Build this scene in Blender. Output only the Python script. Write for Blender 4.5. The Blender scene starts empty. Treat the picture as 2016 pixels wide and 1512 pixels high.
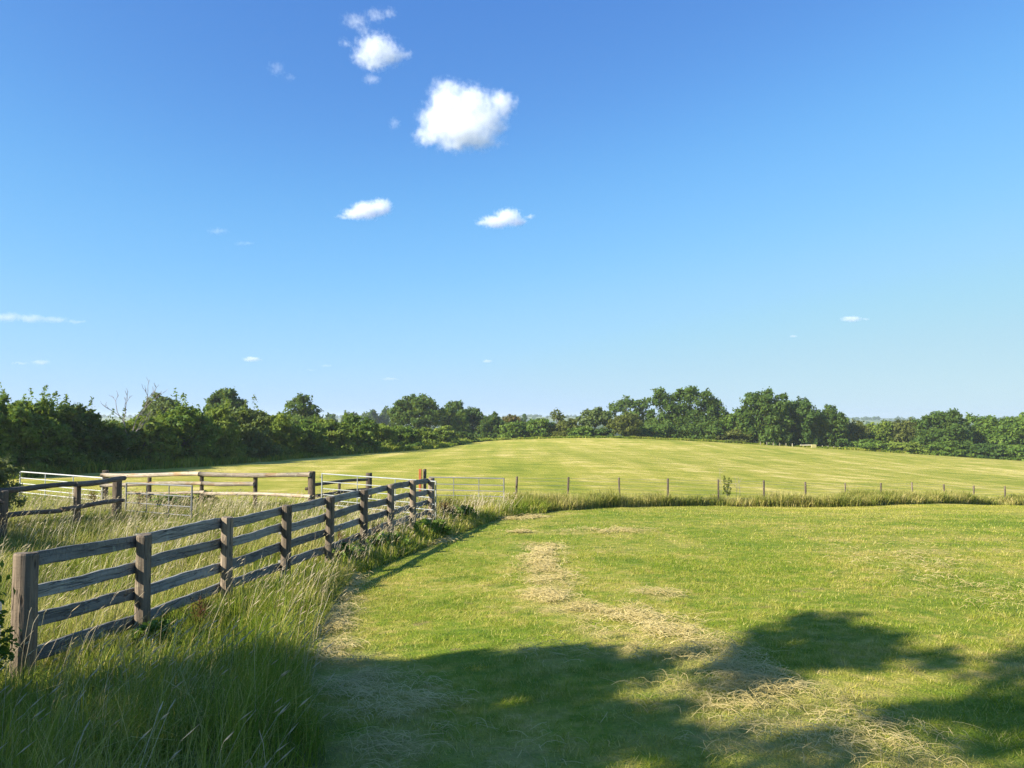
import bpy, math, random
import numpy as np
from mathutils import Vector, Matrix

sc = bpy.context.scene
COL = sc.collection
R = math.radians
# ------------------------------------------------------------------ camera
F = 1400.0                      # focal length in photo pixels
HOR = 820.0                     # row of the horizon
CZ = 1.7
PITCH = math.atan((HOR - 756.0) / F)
CP, SP = math.cos(PITCH), math.sin(PITCH)
cam = bpy.data.cameras.new('camera')
cam.lens = 25.0; cam.sensor_width = 36.0; cam.clip_start = 0.05; cam.clip_end = 60000
co = bpy.data.objects.new('camera', cam); COL.objects.link(co)
co.location = (0, 0, CZ); co.rotation_euler = (math.pi / 2 + PITCH, 0, 0)
sc.camera = co

def ray(px, py):
    u = (px - 1008.0) / F; v = (756.0 - py) / F
    return np.array([u, CP - v * SP, SP + v * CP])
def pt(px, py, y):
    "world point at depth y seen at a photo pixel"
    d = ray(px, py); d = d * (y / d[1])
    return Vector((d[0], y, CZ + d[2]))

# ------------------------------------------------------------------ terrain
CPTS = np.array([
    (0, 0, -1.7), (0, 3.8, -1.93), (5, 6, -2.15), (10, 12, -2.6), (3, 9, -2.3), (0, 15, -2.75), (8, 20, -3.0),
    (-4.6, 6.8, -2.55), (-3.46, 13.67, -2.84), (-2.34, 20.75, -3.09), (-.3, 26, -3.40), (.13, 26.5, -3.36),
    (13.9, 33.6, -4.22), (27.6, 41, -5.05), (8, 26.5, -3.5), (22, 32, -4.0),
    (16, 130, -3.95), (39, 140, -5.0), (70, 150, -7.0), (108, 150, -9.4), (-8, 130, -4.65), (8, 60, -3.9), (58, 80, -6.95),
    (-29.5, 41, -3.55), (-22, 61, -3.95), (-11.6, 110, -4.75), (-11.5, 16, -2.82), (-10.9, 20, -2.95), (-6.4, 22.8, -3.07),
    (-15, 26, -3.33), (-19.6, 28.6, -3.4), (-60, 60, -4.0), (-100, 150, -7.5), (0, 210, -9.0), (150, 220, -15), (-60, 210, -9.0),
    (0, -10, -1.2), (15, -5, -1.7), (-10, 2, -2.0), (-18, 12, -2.6), (30, 10, -2.8), (60, 40, -5.5), (-40, 20, -3.0), (100, 100, -8.5),
    (20, -40, -1.5), (-40, -40, -1.5), (100, -20, -4), (160, 120, -12)], float)
def tps_phi(r2):
    return 0.5 * r2 * np.log(np.maximum(r2, 1e-9))
_n = len(CPTS); _d = CPTS[:, None, :2] - CPTS[None, :, :2]
_K = tps_phi((_d ** 2).sum(-1)); _K += np.eye(_n) * 8.0
_P = np.c_[np.ones(_n), CPTS[:, :2]]
_A = np.zeros((_n + 3, _n + 3)); _A[:_n, :_n] = _K; _A[:_n, _n:] = _P; _A[_n:, :_n] = _P.T
_w = np.linalg.solve(_A, np.r_[CPTS[:, 2], 0, 0, 0])

def vnoise(x, y, s, seed=0):
    "smooth value noise 0..1"
    x = np.asarray(x, float) / s; y = np.asarray(y, float) / s
    xi = np.floor(x).astype(np.int64); yi = np.floor(y).astype(np.int64)
    fx = x - xi; fy = y - yi; fx = fx * fx * (3 - 2 * fx); fy = fy * fy * (3 - 2 * fy)
    def h(a, b):
        n = (a * 374761393 + b * 668265263 + seed * 974634721) & 0x7fffffff
        n = ((n ^ (n >> 13)) * 1274126177) & 0x7fffffff
        return ((n ^ (n >> 16)) & 0xffff) / 65535.0
    return (h(xi, yi) * (1 - fx) + h(xi + 1, yi) * fx) * (1 - fy) + (h(xi, yi + 1) * (1 - fx) + h(xi + 1, yi + 1) * fx) * fy

def hfun(x, y):
    x = np.atleast_1d(np.asarray(x, float)); y = np.atleast_1d(np.asarray(y, float))
    out = np.empty_like(x)
    for i in range(0, len(x), 40000):
        X = x[i:i + 40000]; Y = y[i:i + 40000]
        xc = np.clip(X, -180, 180); yc = np.clip(Y, -60, 260)
        r2 = (xc[:, None] - CPTS[None, :, 0]) ** 2 + (yc[:, None] - CPTS[None, :, 1]) ** 2
        h = tps_phi(r2) @ _w[:_n] + _w[_n] + _w[_n + 1] * xc + _w[_n + 2] * yc
        d = np.hypot(X, Y - 70); t = np.clip((d - 130) / 130, 0, 1); t = t * t * (3 - 2 * t)
        h = h * (1 - t) + (-13.0) * t
        h += (vnoise(X, Y, 1.7, 3) - .5) * .05 + (vnoise(X, Y, .6, 4) - .5) * .02
        out[i:i + 40000] = h
    return out + CZ
def hz(x, y): return float(hfun([x], [y])[0])
def gpx(px, py):
    "where the ray of a photo pixel meets the ground"
    d = ray(px, py); t = np.concatenate([np.arange(1, 40, .1), np.arange(40, 300, .5)])
    z = hfun(d[0] * t, d[1] * t) - (CZ + d[2] * t)
    k = np.argmax(z > 0)
    return d[0] * t[k], d[1] * t[k]

# ------------------------------------------------------------------ mesh helpers
def link(name, me, mat=None, parent=None, loc=(0, 0, 0)):
    o = bpy.data.objects.new(name, me); COL.objects.link(o)
    if mat is not None and me is not None: me.materials.append(mat)
    o.location = loc
    if parent is not None: o.parent = parent
    return o
def mesh(name, V, Fc, attrs=None, smooth=False):
    "V (n,3); Fc (m,k) array, or list of polygons"
    me = bpy.data.meshes.new(name)
    V = np.asarray(V, np.float32)
    if isinstance(Fc, np.ndarray):
        k = Fc.shape[1]; m = len(Fc)
        me.vertices.add(len(V)); me.vertices.foreach_set('co', V.ravel())
        me.loops.add(m * k); me.loops.foreach_set('vertex_index', Fc.astype(np.int32).ravel())
        me.polygons.add(m); me.polygons.foreach_set('loop_start', np.arange(0, m * k, k, dtype=np.int32))
        me.update(calc_edges=True)
    else:
        me.from_pydata([tuple(map(float, v)) for v in V], [], Fc)
    for n, a in (attrs or {}).items():
        at = me.attributes.new(n, 'FLOAT', 'POINT'); at.data.foreach_set('value', np.asarray(a, np.float32))
    if smooth: me.polygons.foreach_set('use_smooth', np.ones(len(me.polygons), bool))
    return me
def thing(name, label, cat, loc=(0, 0, 0), group=None):
    o = bpy.data.objects.new(name, None); COL.objects.link(o); o.location = loc; o.empty_display_size = .2
    return tag(o, label, cat, group)
def tag(o, label=None, cat=None, group=None, kind=None):
    if label: o['label'] = label
    if cat: o['category'] = cat
    if group: o['group'] = group
    if kind: o['kind'] = kind
    return o

def tube_geo(pts, radii, sides=8, rng=None, jit=0, caps=True):
    pts = [Vector(p) for p in pts]; V = []; Fs = []
    ref = Vector((0.13, .31, 1)).normalized()
    for i, p in enumerate(pts):
        t = (pts[min(i + 1, len(pts) - 1)] - pts[max(i - 1, 0)]).normalized()
        r_ = ref if abs(t.dot(ref)) < .95 else Vector((1, 0, 0))
        a = t.cross(r_).normalized(); b = t.cross(a)
        for k in range(sides):
            an = 2 * math.pi * k / sides; r = radii[i] * (1 + (rng.uniform(-jit, jit) if rng else 0))
            V.append(p + (a * math.cos(an) + b * math.sin(an)) * r)
    for i in range(len(pts) - 1):
        for k in range(sides):
            Fs.append((i * sides + k, i * sides + (k + 1) % sides, (i + 1) * sides + (k + 1) % sides, (i + 1) * sides + k))
    if caps:
        Fs.append(tuple(range(sides))); Fs.append(tuple((len(pts) - 1) * sides + k for k in range(sides - 1, -1, -1)))
    return V, Fs
class Geo:
    def __init__(s): s.V = []; s.F = []
    def add(s, VF):
        n = len(s.V); s.V += [tuple(v) for v in VF[0]]; s.F += [tuple(i + n for i in f) for f in VF[1]]; return s
    def mesh(s, name, smooth=False):
        return mesh(name, np.array(s.V), s.F, smooth=smooth)

# ------------------------------------------------------------------ materials
def newmat(name):
    m = bpy.data.materials.new(name); m.use_nodes = True
    nt = m.node_tree; nt.nodes.clear()
    out = nt.nodes.new('ShaderNodeOutputMaterial')
    return m, nt, out
class N:
    def __init__(s, nt): s.nt = nt
    def __call__(s, typ, ins=None, **kw):
        n = s.nt.nodes.new('ShaderNode' + typ)
        for k, v in kw.items(): setattr(n, k, v)
        for k, v in (ins or {}).items():
            if isinstance(v, bpy.types.NodeSocket): s.nt.links.new(v, n.inputs[k])
            else: n.inputs[k].default_value = v
        return n
    def math(s, op, a, b=None, clamp=False):
        n = s.nt.nodes.new('ShaderNodeMath'); n.operation = op; n.use_clamp = clamp
        for i, v in enumerate((a, b)):
            if v is None: continue
            if isinstance(v, bpy.types.NodeSocket): s.nt.links.new(v, n.inputs[i])
            else: n.inputs[i].default_value = v
        return n.outputs[0]
    def mix(s, f, a, b, mode='MIX'):
        n = s.nt.nodes.new('ShaderNodeMix'); n.data_type = 'RGBA'; n.blend_type = mode
        for k, v in ((0, f), (6, a), (7, b)):
            if isinstance(v, bpy.types.NodeSocket): s.nt.links.new(v, n.inputs[k])
            elif k == 0: n.inputs[0].default_value = v
            else: n.inputs[k].default_value = (*v, 1)
        return n.outputs[2]
    def ramp(s, f, stops, interp='LINEAR'):
        n = s.nt.nodes.new('ShaderNodeValToRGB'); cr = n.color_ramp; cr.interpolation = interp
        while len(cr.elements) > 1: cr.elements.remove(cr.elements[-1])
        for i, (p, c) in enumerate(stops):
            e = cr.elements[0] if i == 0 else cr.elements.new(p)
            e.position = p; e.color = (*c, 1) if len(c) == 3 else c
        s.nt.links.new(f, n.inputs[0]); return n.outputs[0]
    def mr(s, v, a, b, c=0, d=1, smooth=True):
        n = s.nt.nodes.new('ShaderNodeMapRange'); n.interpolation_type = 'SMOOTHSTEP' if smooth else 'LINEAR'
        s.nt.links.new(v, n.inputs[0])
        for i, q in enumerate((a, b, c, d)): n.inputs[i + 1].default_value = q
        return n.outputs[0]
    def link(s, a, b): s.nt.links.new(a, b)
    def attr(s, name):
        n = s.nt.nodes.new('ShaderNodeAttribute'); n.attribute_name = name; return n.outputs['Fac']
    def noise(s, vec, scale, detail=3, rough=.55):
        n = s.nt.nodes.new('ShaderNodeTexNoise'); n.inputs['Scale'].default_value = scale
        n.inputs['Detail'].default_value = detail; n.inputs['Roughness'].default_value = rough
        s.nt.links.new(vec, n.inputs['Vector']); return n.outputs['Fac']
    def mapping(s, vec, scale=(1, 1, 1), rot=(0, 0, 0), loc=(0, 0, 0)):
        n = s.nt.nodes.new('ShaderNodeMapping'); s.nt.links.new(vec, n.inputs[0])
        n.inputs['Scale'].default_value = scale; n.inputs['Rotation'].default_value = rot; n.inputs['Location'].default_value = loc
        return n.outputs[0]

def foliage_bsdf(n, col, trans=.35, rough=.55, spec=.35, tcol=None):
    p = n('BsdfPrincipled', {'Base Color': col, 'Roughness': rough, 'Specular IOR Level': spec * .35})
    tc = tcol if tcol is not None else n.mix(.6, col, (.30, .36, .03))
    t = n('BsdfTranslucent', {'Color': tc})
    m = n('MixShader', {0: trans, 1: p.outputs[0], 2: t.outputs[0]})
    return m.outputs[0]

def leaf_mat(name, c0, c1, c2, trans=.38, rough=.55):
    "leaf colours from per-leaf random number, with large soft patches"
    m, nt, out = newmat(name); n = N(nt)
    r = n.attr('rnd'); oi = n('ObjectInfo'); g = n('NewGeometry')
    pn = n.noise(g.outputs['Position'], .55, 3)
    f = n.math('ADD', n.math('MULTIPLY', r, .55), n.math('MULTIPLY', n.mr(pn, .3, .7), .45))
    col = n.ramp(f, [(0, c0), (.5, c1), (1, c2)])
    n.link(foliage_bsdf(n, col, trans, rough), out.inputs[0]); return m

LEAF = {
    'oak': leaf_mat('oak_leaf', (0.0429, 0.0837, 0.0155), (0.0687, 0.1215, 0.0221), (0.1173, 0.1728, 0.0332)),
    'dark': leaf_mat('dark_leaf', (0.0331, 0.0702, 0.0149), (0.0571, 0.1077, 0.0215), (0.1075, 0.1758, 0.036)),
    'mid': leaf_mat('hedge_leaf', (0.0534, 0.105, 0.0161), (0.0997, 0.1725, 0.0258), (0.2025, 0.2821, 0.0477)),
    'yellow': leaf_mat('yellow_green_leaf', (0.0787, 0.1283, 0.0177), (0.1522, 0.2117, 0.0298), (0.2791, 0.3246, 0.0576)),
    'pale': leaf_mat('pale_leaf', (0.0769, 0.115, 0.0348), (0.1166, 0.1625, 0.0512), (0.1656, 0.2063, 0.0738)),
    'brown': leaf_mat('brown_leaf', (0.0816, 0.066, 0.0226), (0.1341, 0.1045, 0.0361), (0.1924, 0.143, 0.0559)),
    'olive': leaf_mat('olive_leaf', (0.0663, 0.0875, 0.0184), (0.106, 0.125, 0.0267), (0.1656, 0.175, 0.0431)),
    'willow': leaf_mat('grey_leaf', (.10, .13, .055), (.19, .21, .10), (.34, .34, .20)),
    'near': leaf_mat('bush_leaf', (0.0424, 0.085, 0.0115), (0.0742, 0.13, 0.0164), (0.1272, 0.19, 0.0287)),
}
def bark_mat(name, a, b):
    m, nt, out = newmat(name); n = N(nt)
    tc = n('TexCoord'); f = n.noise(n.mapping(tc.outputs['Object'], (6, 6, 1.2)), 2.0, 4)
    p = n('BsdfPrincipled', {'Base Color': n.ramp(f, [(.3, a), (.7, b)]), 'Roughness': .9})
    n.link(p.outputs[0], out.inputs[0]); return m
BARK = bark_mat('bark', (.05, .042, .032), (.13, .115, .09))
DEADBARK = bark_mat('dead_bark', (.13, .11, .095), (.27, .24, .21))

def wood_mat(name, dark, light, warm=None, axis='X', split=.5):
    "weathered timber; grain runs along the object's own axis"
    m, nt, out = newmat(name); n = N(nt)
    tc = n('TexCoord'); oi = n('ObjectInfo')
    off = n('CombineXYZ', {0: n.math('MULTIPLY', oi.outputs['Random'], 37.), 1: n.math('MULTIPLY', oi.outputs['Random'], 11.), 2: 0.})
    v = n('VectorMath', {0: tc.outputs['Object'], 1: off.outputs[0]}, operation='ADD').outputs[0]
    s = {'X': (1.4, 26, 26), 'Z': (26, 26, 1.4)}[axis]
    s2 = {'X': (1.0, 3, 3), 'Z': (3, 3, 1.0)}[axis]
    s3 = {'X': (7, 1.2, 1.2), 'Z': (1.2, 1.2, 7)}[axis]
    g = n.noise(n.mapping(v, s), 1.0, 5, .65)
    b = n.noise(n.mapping(v, s2), 1.6, 3)
    col = n.ramp(n.math('ADD', n.math('MULTIPLY', g, .6), n.math('MULTIPLY', b, .4)), [(.32, dark), (.62, light)])
    if warm: col = n.mix(n.mr(b, .48, .68), col, warm)
    tone = n.math('ADD', n.math('MULTIPLY', oi.outputs['Random'], .55), .70)
    col = n.mix(1.0, col, n('CombineXYZ', {0: tone, 1: tone, 2: n.math('MULTIPLY', tone, .97)}).outputs[0], 'MULTIPLY')
    li = n.noise(v, 9., 5, .7); col = n.mix(n.mr(li, .58, .70, 0, .45), col, tuple(min(.5, c * 1.5 + .05) * q for c, q in zip(light, (.95, 1.06, .86))))
    # dark knots and cross checks
    vo = n('TexVoronoi', {'Vector': n.mapping(v, {'X': (2.6, 9, 9), 'Z': (9, 9, 2.6)}[axis]), 'Scale': 1.0})
    knot = n.mr(vo.outputs['Distance'], .05, .17, 1, 0)
    chk = n.noise(n.mapping(v, s3), 2.2, 2)
    chk = n.math('MULTIPLY', n.mr(n.math('ABSOLUTE', n.math('SUBTRACT', chk, .5)), .0, .013, 1, 0), split)
    crack = n.noise(n.mapping(v, {'X': (.9, 14, 14), 'Z': (14, 14, .9)}[axis]), 1.0, 2)
    crack = n.mr(n.math('ABSOLUTE', n.math('SUBTRACT', crack, .5)), .0, .02, .85, 0)
    dk = n.math('MAXIMUM', n.math('MAXIMUM', knot, chk), crack)
    col = n.mix(n.math('MULTIPLY', dk, .8), col, tuple(c * .22 for c in dark))
    hh = n.math('SUBTRACT', g, n.math('MULTIPLY', dk, .8))
    bp = n('Bump', {'Height': hh, 'Strength': .7, 'Distance': .012})
    p = n('BsdfPrincipled', {'Base Color': col, 'Roughness': .85, 'Specular IOR Level': .25, 'Normal': bp.outputs[0]})
    n.link(p.outputs[0], out.inputs[0]); return m
BOARD = wood_mat('weathered_board', (.115, .113, .102), (.285, .275, .245))
POST = wood_mat('weathered_post', (.10, .075, .052), (.25, .195, .14), axis='Z', split=.15)
NEARPOST = wood_mat('gatepost_wood', (.09, .07, .05), (.25, .19, .135), axis='Z', split=.15)
DARKLOG = wood_mat('dark_log', (.07, .06, .05), (.17, .15, .125), (.12, .085, .058))
DARKPOST = wood_mat('dark_post', (.065, .05, .036), (.155, .118, .085), axis='Z', split=.1)
PALELOG = wood_mat('bleached_log', (.22, .18, .135), (.40, .34, .265), (.32, .21, .115), split=.25)
REDPOST = wood_mat('rusty_post', (.30, .075, .03), (.50, .15, .055), axis='Z', split=.0)
STAKE = wood_mat('stake_wood', (.085, .065, .048), (.20, .155, .115), axis='Z', split=.1)
WHITEWOOD = wood_mat('white_painted_wood', (.66, .67, .66), (.80, .80, .78), axis='Z', split=.05)
FARWOOD = wood_mat('pale_rail_wood', (.24, .22, .16), (.40, .36, .27))
def metal_mat(name, c, rough=.45, met=.55):
    m, nt, out = newmat(name); n = N(nt); tc = n('TexCoord')
    f = n.noise(tc.outputs['Object'], 9., 4)
    col = n.ramp(f, [(.3, tuple(x * .75 for x in c)), (.7, c)])
    p = n('BsdfPrincipled', {'Base Color': col, 'Roughness': rough, 'Metallic': met})
    n.link(p.outputs[0], out.inputs[0]); return m
GALV = metal_mat('galvanised_steel', (.36, .38, .37), .6, .4)
GALVDK = metal_mat('dull_galvanised_steel', (.20, .20, .19), .6, .4)
GALVWH = metal_mat('bright_galvanised_steel', (.50, .50, .48), .55, .3)
IRON = metal_mat('dark_iron', (.06, .055, .05), .7, .5)
WIRE = metal_mat('fence_wire', (.40, .40, .39), .5, .5)

# grass colours, shared by the soil sheet and by the blades that stand on it
def lawn_colour(n, P):
    big = n.noise(P, .16, 3); mid = n.noise(P, .75, 5, .65); fine = n.noise(P, 6., 3)
    xyz = n('SeparateXYZ', {0: P})
    swath = n.noise(n.mapping(P, (.38, .022, .2), (0, 0, R(-3))), 1.0, 2, .5)
    farf = n.mr(xyz.outputs[1], 24, 34)
    s = n.math('ADD', n.math('ADD', n.math('MULTIPLY', big, .30), n.math('MULTIPLY', mid, .42)), n.math('MULTIPLY', fine, .28))
    streak = n.noise(n.mapping(P, (.24, .42, 1), (0, 0, R(14))), 1.0, 6, .78)
    patch = n.noise(P, .05, 3)
    s2 = n.math('ADD', n.math('MULTIPLY', streak, .60), n.math('ADD', n.math('MULTIPLY', swath, .20), n.math('MULTIPLY', patch, .20)))
    near = n.ramp(s, [(.38, (.155, .235, .012)), (.46, (.235, .290, .022)), (.53, (.360, .350, .050)), (.62, (.56, .44, .13))])
    far = n.ramp(s2, [(.38, (.205, .252, .018)), (.455, (.330, .340, .034)), (.525, (.475, .415, .070)), (.61, (.76, .61, .20))])
    near = n.mix(n.mr(n.noise(P, 1.7, 4, .6), .54, .68, 0, .65), near, (.105, .190, .012))
    near = n.mix(n.mr(n.noise(n.mapping(P, (1, 1, 1), (0, 0, 0), (31, 7, 0)), 2.1, 4, .6), .63, .72, 0, .6), near, (.30, .22, .09))
    return n.mix(farf, near, far)
STRAW = (.50, .39, .15)
def ground_mat():
    m, nt, out = newmat('field_turf'); n = N(nt); g = n('NewGeometry'); P = g.outputs['Position']
    col = lawn_colour(n, P)
    rough_ = n.ramp(n.noise(P, 1.3, 4), [(.3, (.085, .12, .022)), (.7, (.20, .20, .06))])
    col = n.mix(n.attr('tall'), col, rough_)
    st = n.math('MULTIPLY', n.attr('straw'), n.mr(n.noise(P, 7., 4, .7), .25, .6))
    col = n.mix(st, col, STRAW)
    dist = n('VectorMath', {0: P}, operation='LENGTH').outputs['Value']
    col = n.mix(n.mr(dist, 185, 260), col, n.ramp(n.noise(P, .008, 3), [(.42, (.045, .075, .022)), (.6, (.13, .16, .05))]))
    fn = n.noise(P, 34., 3, .7)
    col = n.mix(n.mr(fn, .35, .75, .25, 0), col, (.04, .05, .012))
    bp = n('Bump', {'Height': fn, 'Strength': .9, 'Distance': .05})
    p = n('BsdfPrincipled', {'Base Color': col, 'Roughness': .9, 'Specular IOR Level': .15, 'Normal': bp.outputs[0]})
    n.link(p.outputs[0], out.inputs[0]); return m
def lawn_blade_mat():
    m, nt, out = newmat('mown_grass_blade'); n = N(nt); g = n('NewGeometry'); P = g.outputs['Position']
    col = lawn_colour(n, P)
    r = n.attr('rnd')
    col = n.mix(n.math('MULTIPLY', n.attr('straw'), .8), col, STRAW)
    col = n.mix(n.mr(r, .0, .45, .55, 0), col, (.085, .17, .010))
    col = n.mix(n.mr(r, .70, 1., 0, .85), col, (.68, .58, .20))
    n.link(foliage_bsdf(n, col, .35, .55, .25, n.mix(.3, col, (.48, .50, .04))), out.inputs[0]); return m
def tall_mat(name, stops, trans=.35):
    m, nt, out = newmat(name); n = N(nt); g = n('NewGeometry'); P = g.outputs['Position']
    f = n.math('ADD', n.math('MULTIPLY', n.attr('rnd'), .65), n.math('MULTIPLY', n.mr(n.noise(P, .7, 3), .3, .7), .35))
    col = n.ramp(f, stops)
    n.link(foliage_bsdf(n, col, trans, .5, .35, n.mix(.3, col, (.34, .38, .04))), out.inputs[0]); return m
M_GROUND = ground_mat(); M_LAWN = lawn_blade_mat()
M_VERGE = tall_mat('verge_grass_blade', [(0, (.075, .145, .010)), (.28, (.150, .220, .016)), (.52, (.290, .315, .034)), (.75, (.46, .40, .10)), (1, (.66, .53, .21))])
M_PADDOCK = tall_mat('paddock_grass_blade', [(0, (.080, .135, .014)), (.3, (.16, .21, .026)), (.55, (.30, .30, .055)), (.8, (.47, .40, .13)), (1, (.62, .52, .24))])
M_STRIP = tall_mat('strip_grass_blade', [(0, (.085, .135, .018)), (.3, (.16, .20, .030)), (.55, (.30, .29, .060)), (.8, (.48, .41, .14)), (1, (.64, .53, .24))])
M_SEED = tall_mat('seed_head', [(0, (.34, .27, .15)), (.5, (.50, .42, .27)), (1, (.66, .57, .42))], .3)
M_HAY = tall_mat('dry_hay', [(0, (.28, .23, .07)), (.5, (.52, .41, .16)), (1, (.74, .60, .28))], .3)
M_DOCK = tall_mat('dock_seed', [(0, (.08, .035, .016)), (.5, (.15, .07, .03)), (1, (.26, .14, .06))], .2)

# ------------------------------------------------------------------ region outlines on the ground
def seg_dist(x, y, pts):
    d = np.full(len(x), 1e9)
    for (ax, ay), (bx, by) in zip(pts[:-1], pts[1:]):
        vx, vy = bx - ax, by - ay; L = vx * vx + vy * vy + 1e-9
        t = np.clip(((x - ax) * vx + (y - ay) * vy) / L, 0, 1)
        d = np.minimum(d, np.hypot(x - ax - t * vx, y - ay - t * vy))
    return d
def inside(x, y, poly):
    c = np.zeros(len(x), bool); n = len(poly)
    for i in range(n):
        x1, y1 = poly[i]; x2, y2 = poly[(i + 1) % n]
        if y1 == y2: continue
        k = ((y1 > y) != (y2 > y)) & (x < (x2 - x1) * (y - y1) / (y2 - y1) + x1)
        c ^= k
    return c
FENCE0 = np.array([-4.60, 6.80]); FENCE1 = np.array([-2.34, 20.75])
EDGE = [gpx(*p) for p in [(640, 1500), (612, 1420), (610, 1340), (625, 1270), (655, 1200), (700, 1135), (790, 1100), (860, 1070), (920, 1045), (985, 1022), (1080, 1010), (1190, 1000), (1400, 996)]]
EDGE = [(-1.05, 2.4), (-.95, 1.0), ] [::-1] + EDGE + [(17.5, 33.4), (26.3, 39.3), (40, 46.5), (80, 62)]
# the unmown part: everything left of EDGE up to the line of the stock fence
STOCK0 = np.array([.13, 26.5]); STOCK1 = np.array([27.6, 41.0])
back = [(80.5, 70), (40, 48.9), (27.4, 42.2), (13.6, 35.0), (-.2, 27.7), (-3.5, 27.9), (-5.5, 27.5), (-6.6, 24.5), (-15.2, 27.0), (-21, 30), (-34, 34), (-40, 10), (-10, 1.0)]
UNMOWN = EDGE + back
W_HAY = [([(1068, 1075), (1066, 1130), (1085, 1175), (1130, 1200)], .30, .75), ([(1150, 1208), (1225, 1210), (1290, 1235), (1370, 1278), (1450, 1325), (1500, 1370)], .33, .95),
         ([(1480, 1350), (1530, 1400), (1600, 1445), (1700, 1470), (1800, 1500)], .36, .75), ([(1330, 1365), (1400, 1420), (1440, 1480)], .30, .6),
         ([(690, 1140), (655, 1175), (640, 1235), (650, 1300)], .22, .9), ([(650, 1310), (715, 1345), (770, 1385), (795, 1430), (770, 1500)], .30, 1.2),
         ([(1005, 1050), (1050, 1049)], .14, 1.1), ([(1140, 1048), (1255, 1046)], .45, .35), ([(1760, 1085), (1850, 1125), (1960, 1170), (2040, 1195)], .9, .10),
         ([(1270, 1165), (1305, 1178)], .22, .8), ([(1165, 1245), (1205, 1250)], .16, 1.1), ([(1190, 1288), (1250, 1295)], .18, 1.0), ([(1060, 1285), (1120, 1300)], .28, .35),
         ([(830, 1075), (870, 1062)], .3, .7), ([(1170, 997), (1205, 994)], .35, .9), ([(1000, 1024), (1060, 1018)], .3, .6), ([(900, 1480), (1010, 1505)], .3, .5)]
W_HAY = [([gpx(*p) for p in pl], w, a) for pl, w, a in W_HAY]
def straw_at(x, y):
    s = np.zeros(len(x))
    for pl, w, a in W_HAY:
        d = seg_dist(x, y, pl) + (vnoise(x, y, .35, 9) - .5) * w * 2.2
        s = np.maximum(s, np.clip(1.3 - d / w * .8, 0, 1) * min(.55, a))
    return s

# ------------------------------------------------------------------ ground sheet
def axis(n, b, ext, c=0):
    t = np.linspace(-1, 1, n); return c + np.sinh(t * b) / math.sinh(b) * ext
gx = axis(421, 7.2, 3400, -1); gy = axis(421, 7.2, 3400, 8)
X, Y = np.meshgrid(gx, gy); X = X.ravel(); Y = Y.ravel(); Z = hfun(X, Y)
nn = len(gx); I = np.arange(nn * nn).reshape(nn, nn)
Fq = np.stack([I[:-1, :-1], I[:-1, 1:], I[1:, 1:], I[1:, :-1]], -1).reshape(-1, 4)
tallm = inside(X, Y, UNMOWN).astype(float)
g_me = mesh('ground', np.c_[X, Y, Z], Fq, {'straw': straw_at(X, Y), 'tall': tallm}, True)
tag(link('ground', g_me, M_GROUND), kind='structure')

# ------------------------------------------------------------------ grass blades
rs = np.random.default_rng(7)
def blades(name, x, y, h, w, bend, mat, segs=3, az=None, rnd=None, label=None, cat='grass', extra=None, taper=1.6):
    n = len(x); z = hfun(x, y) - .01
    az = rs.uniform(0, 2 * math.pi, n) if az is None else az
    fa = az + rs.normal(math.pi / 2, .5, n)
    t = np.linspace(0, 1, segs + 1)[None, :]
    H = h[:, None]; B = bend[:, None]
    out_ = B * H * t ** 2
    up = H * t * np.sqrt(np.maximum(.05, 1 - .55 * np.minimum(B, 1.2) ** 2 * t ** 2))
    cx = x[:, None] + np.cos(az)[:, None] * out_; cy = y[:, None] + np.sin(az)[:, None] * out_; cz = z[:, None] + up
    ww = w[:, None] * .5 * np.maximum(1 - t ** taper, .06)
    sx = np.cos(fa)[:, None] * ww; sy = np.sin(fa)[:, None] * ww
    V = np.stack([np.stack([cx - sx, cy - sy, cz], -1), np.stack([cx + sx, cy + sy, cz], -1)], 2)   # n,segs+1,2,3
    k = (segs + 1) * 2; V = V.reshape(-1, 3)
    base = (np.arange(n) * k)[:, None, None]
    q = np.array([[2 * i, 2 * i + 1, 2 * i + 3, 2 * i + 2] for i in range(segs)])[None]
    Fq = (base + q).reshape(-1, 4)
    rnd = rs.uniform(0, 1, n) if rnd is None else rnd
    at = {'rnd': np.repeat(rnd, k)}
    for kk, v in (extra or {}).items(): at[kk] = np.repeat(v, k)
    o = link(name, mesh(name, V, Fq, at), mat)
    return tag(o, label, cat, kind='stuff')

def fan(n, y0, y1, margin=1.5, k=.80):
    "uniform points over the ground in front of the camera"
    N_ = int(n * 1.0); y = []; x = []
    A0 = lambda q: k * q * q + 2 * margin * q
    u = rs.uniform(0, 1, N_) * (A0(y1) - A0(y0)) + A0(y0)
    yy = (-2 * margin + np.sqrt(4 * margin ** 2 + 4 * k * u)) / (2 * k)
    xx = rs.uniform(-1, 1, N_) * (k * yy + margin)
    return xx, yy
# short mown grass, thinner with distance
LX, LY, LH, LW = [], [], [], []
for n, y0, y1, h, w in ((230000, 2.4, 7, .055, .0055), (300000, 7, 14, .055, .008), (300000, 14, 34, .06, .016)):
    x, y = fan(n, y0, y1)
    keep = ~inside(x, y, UNMOWN); x = x[keep]; y = y[keep]
    tuft = vnoise(x, y, .16, 21) * .6 + vnoise(x, y, .7, 22) * .4
    keep = rs.uniform(0, 1, len(x)) < np.clip(.25 + 1.3 * tuft, 0, 1); x = x[keep]; y = y[keep]; tuft = tuft[keep]
    LX.append(x); LY.append(y); LH.append(h * (.35 + 1.1 * tuft) * rs.uniform(.6, 1.3, len(x))); LW.append(np.full(len(x), w) * rs.uniform(.7, 1.2, len(x)))
x = np.concatenate(LX); y = np.concatenate(LY); h = np.concatenate(LH); w = np.concatenate(LW)
st = straw_at(x, y)
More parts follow.
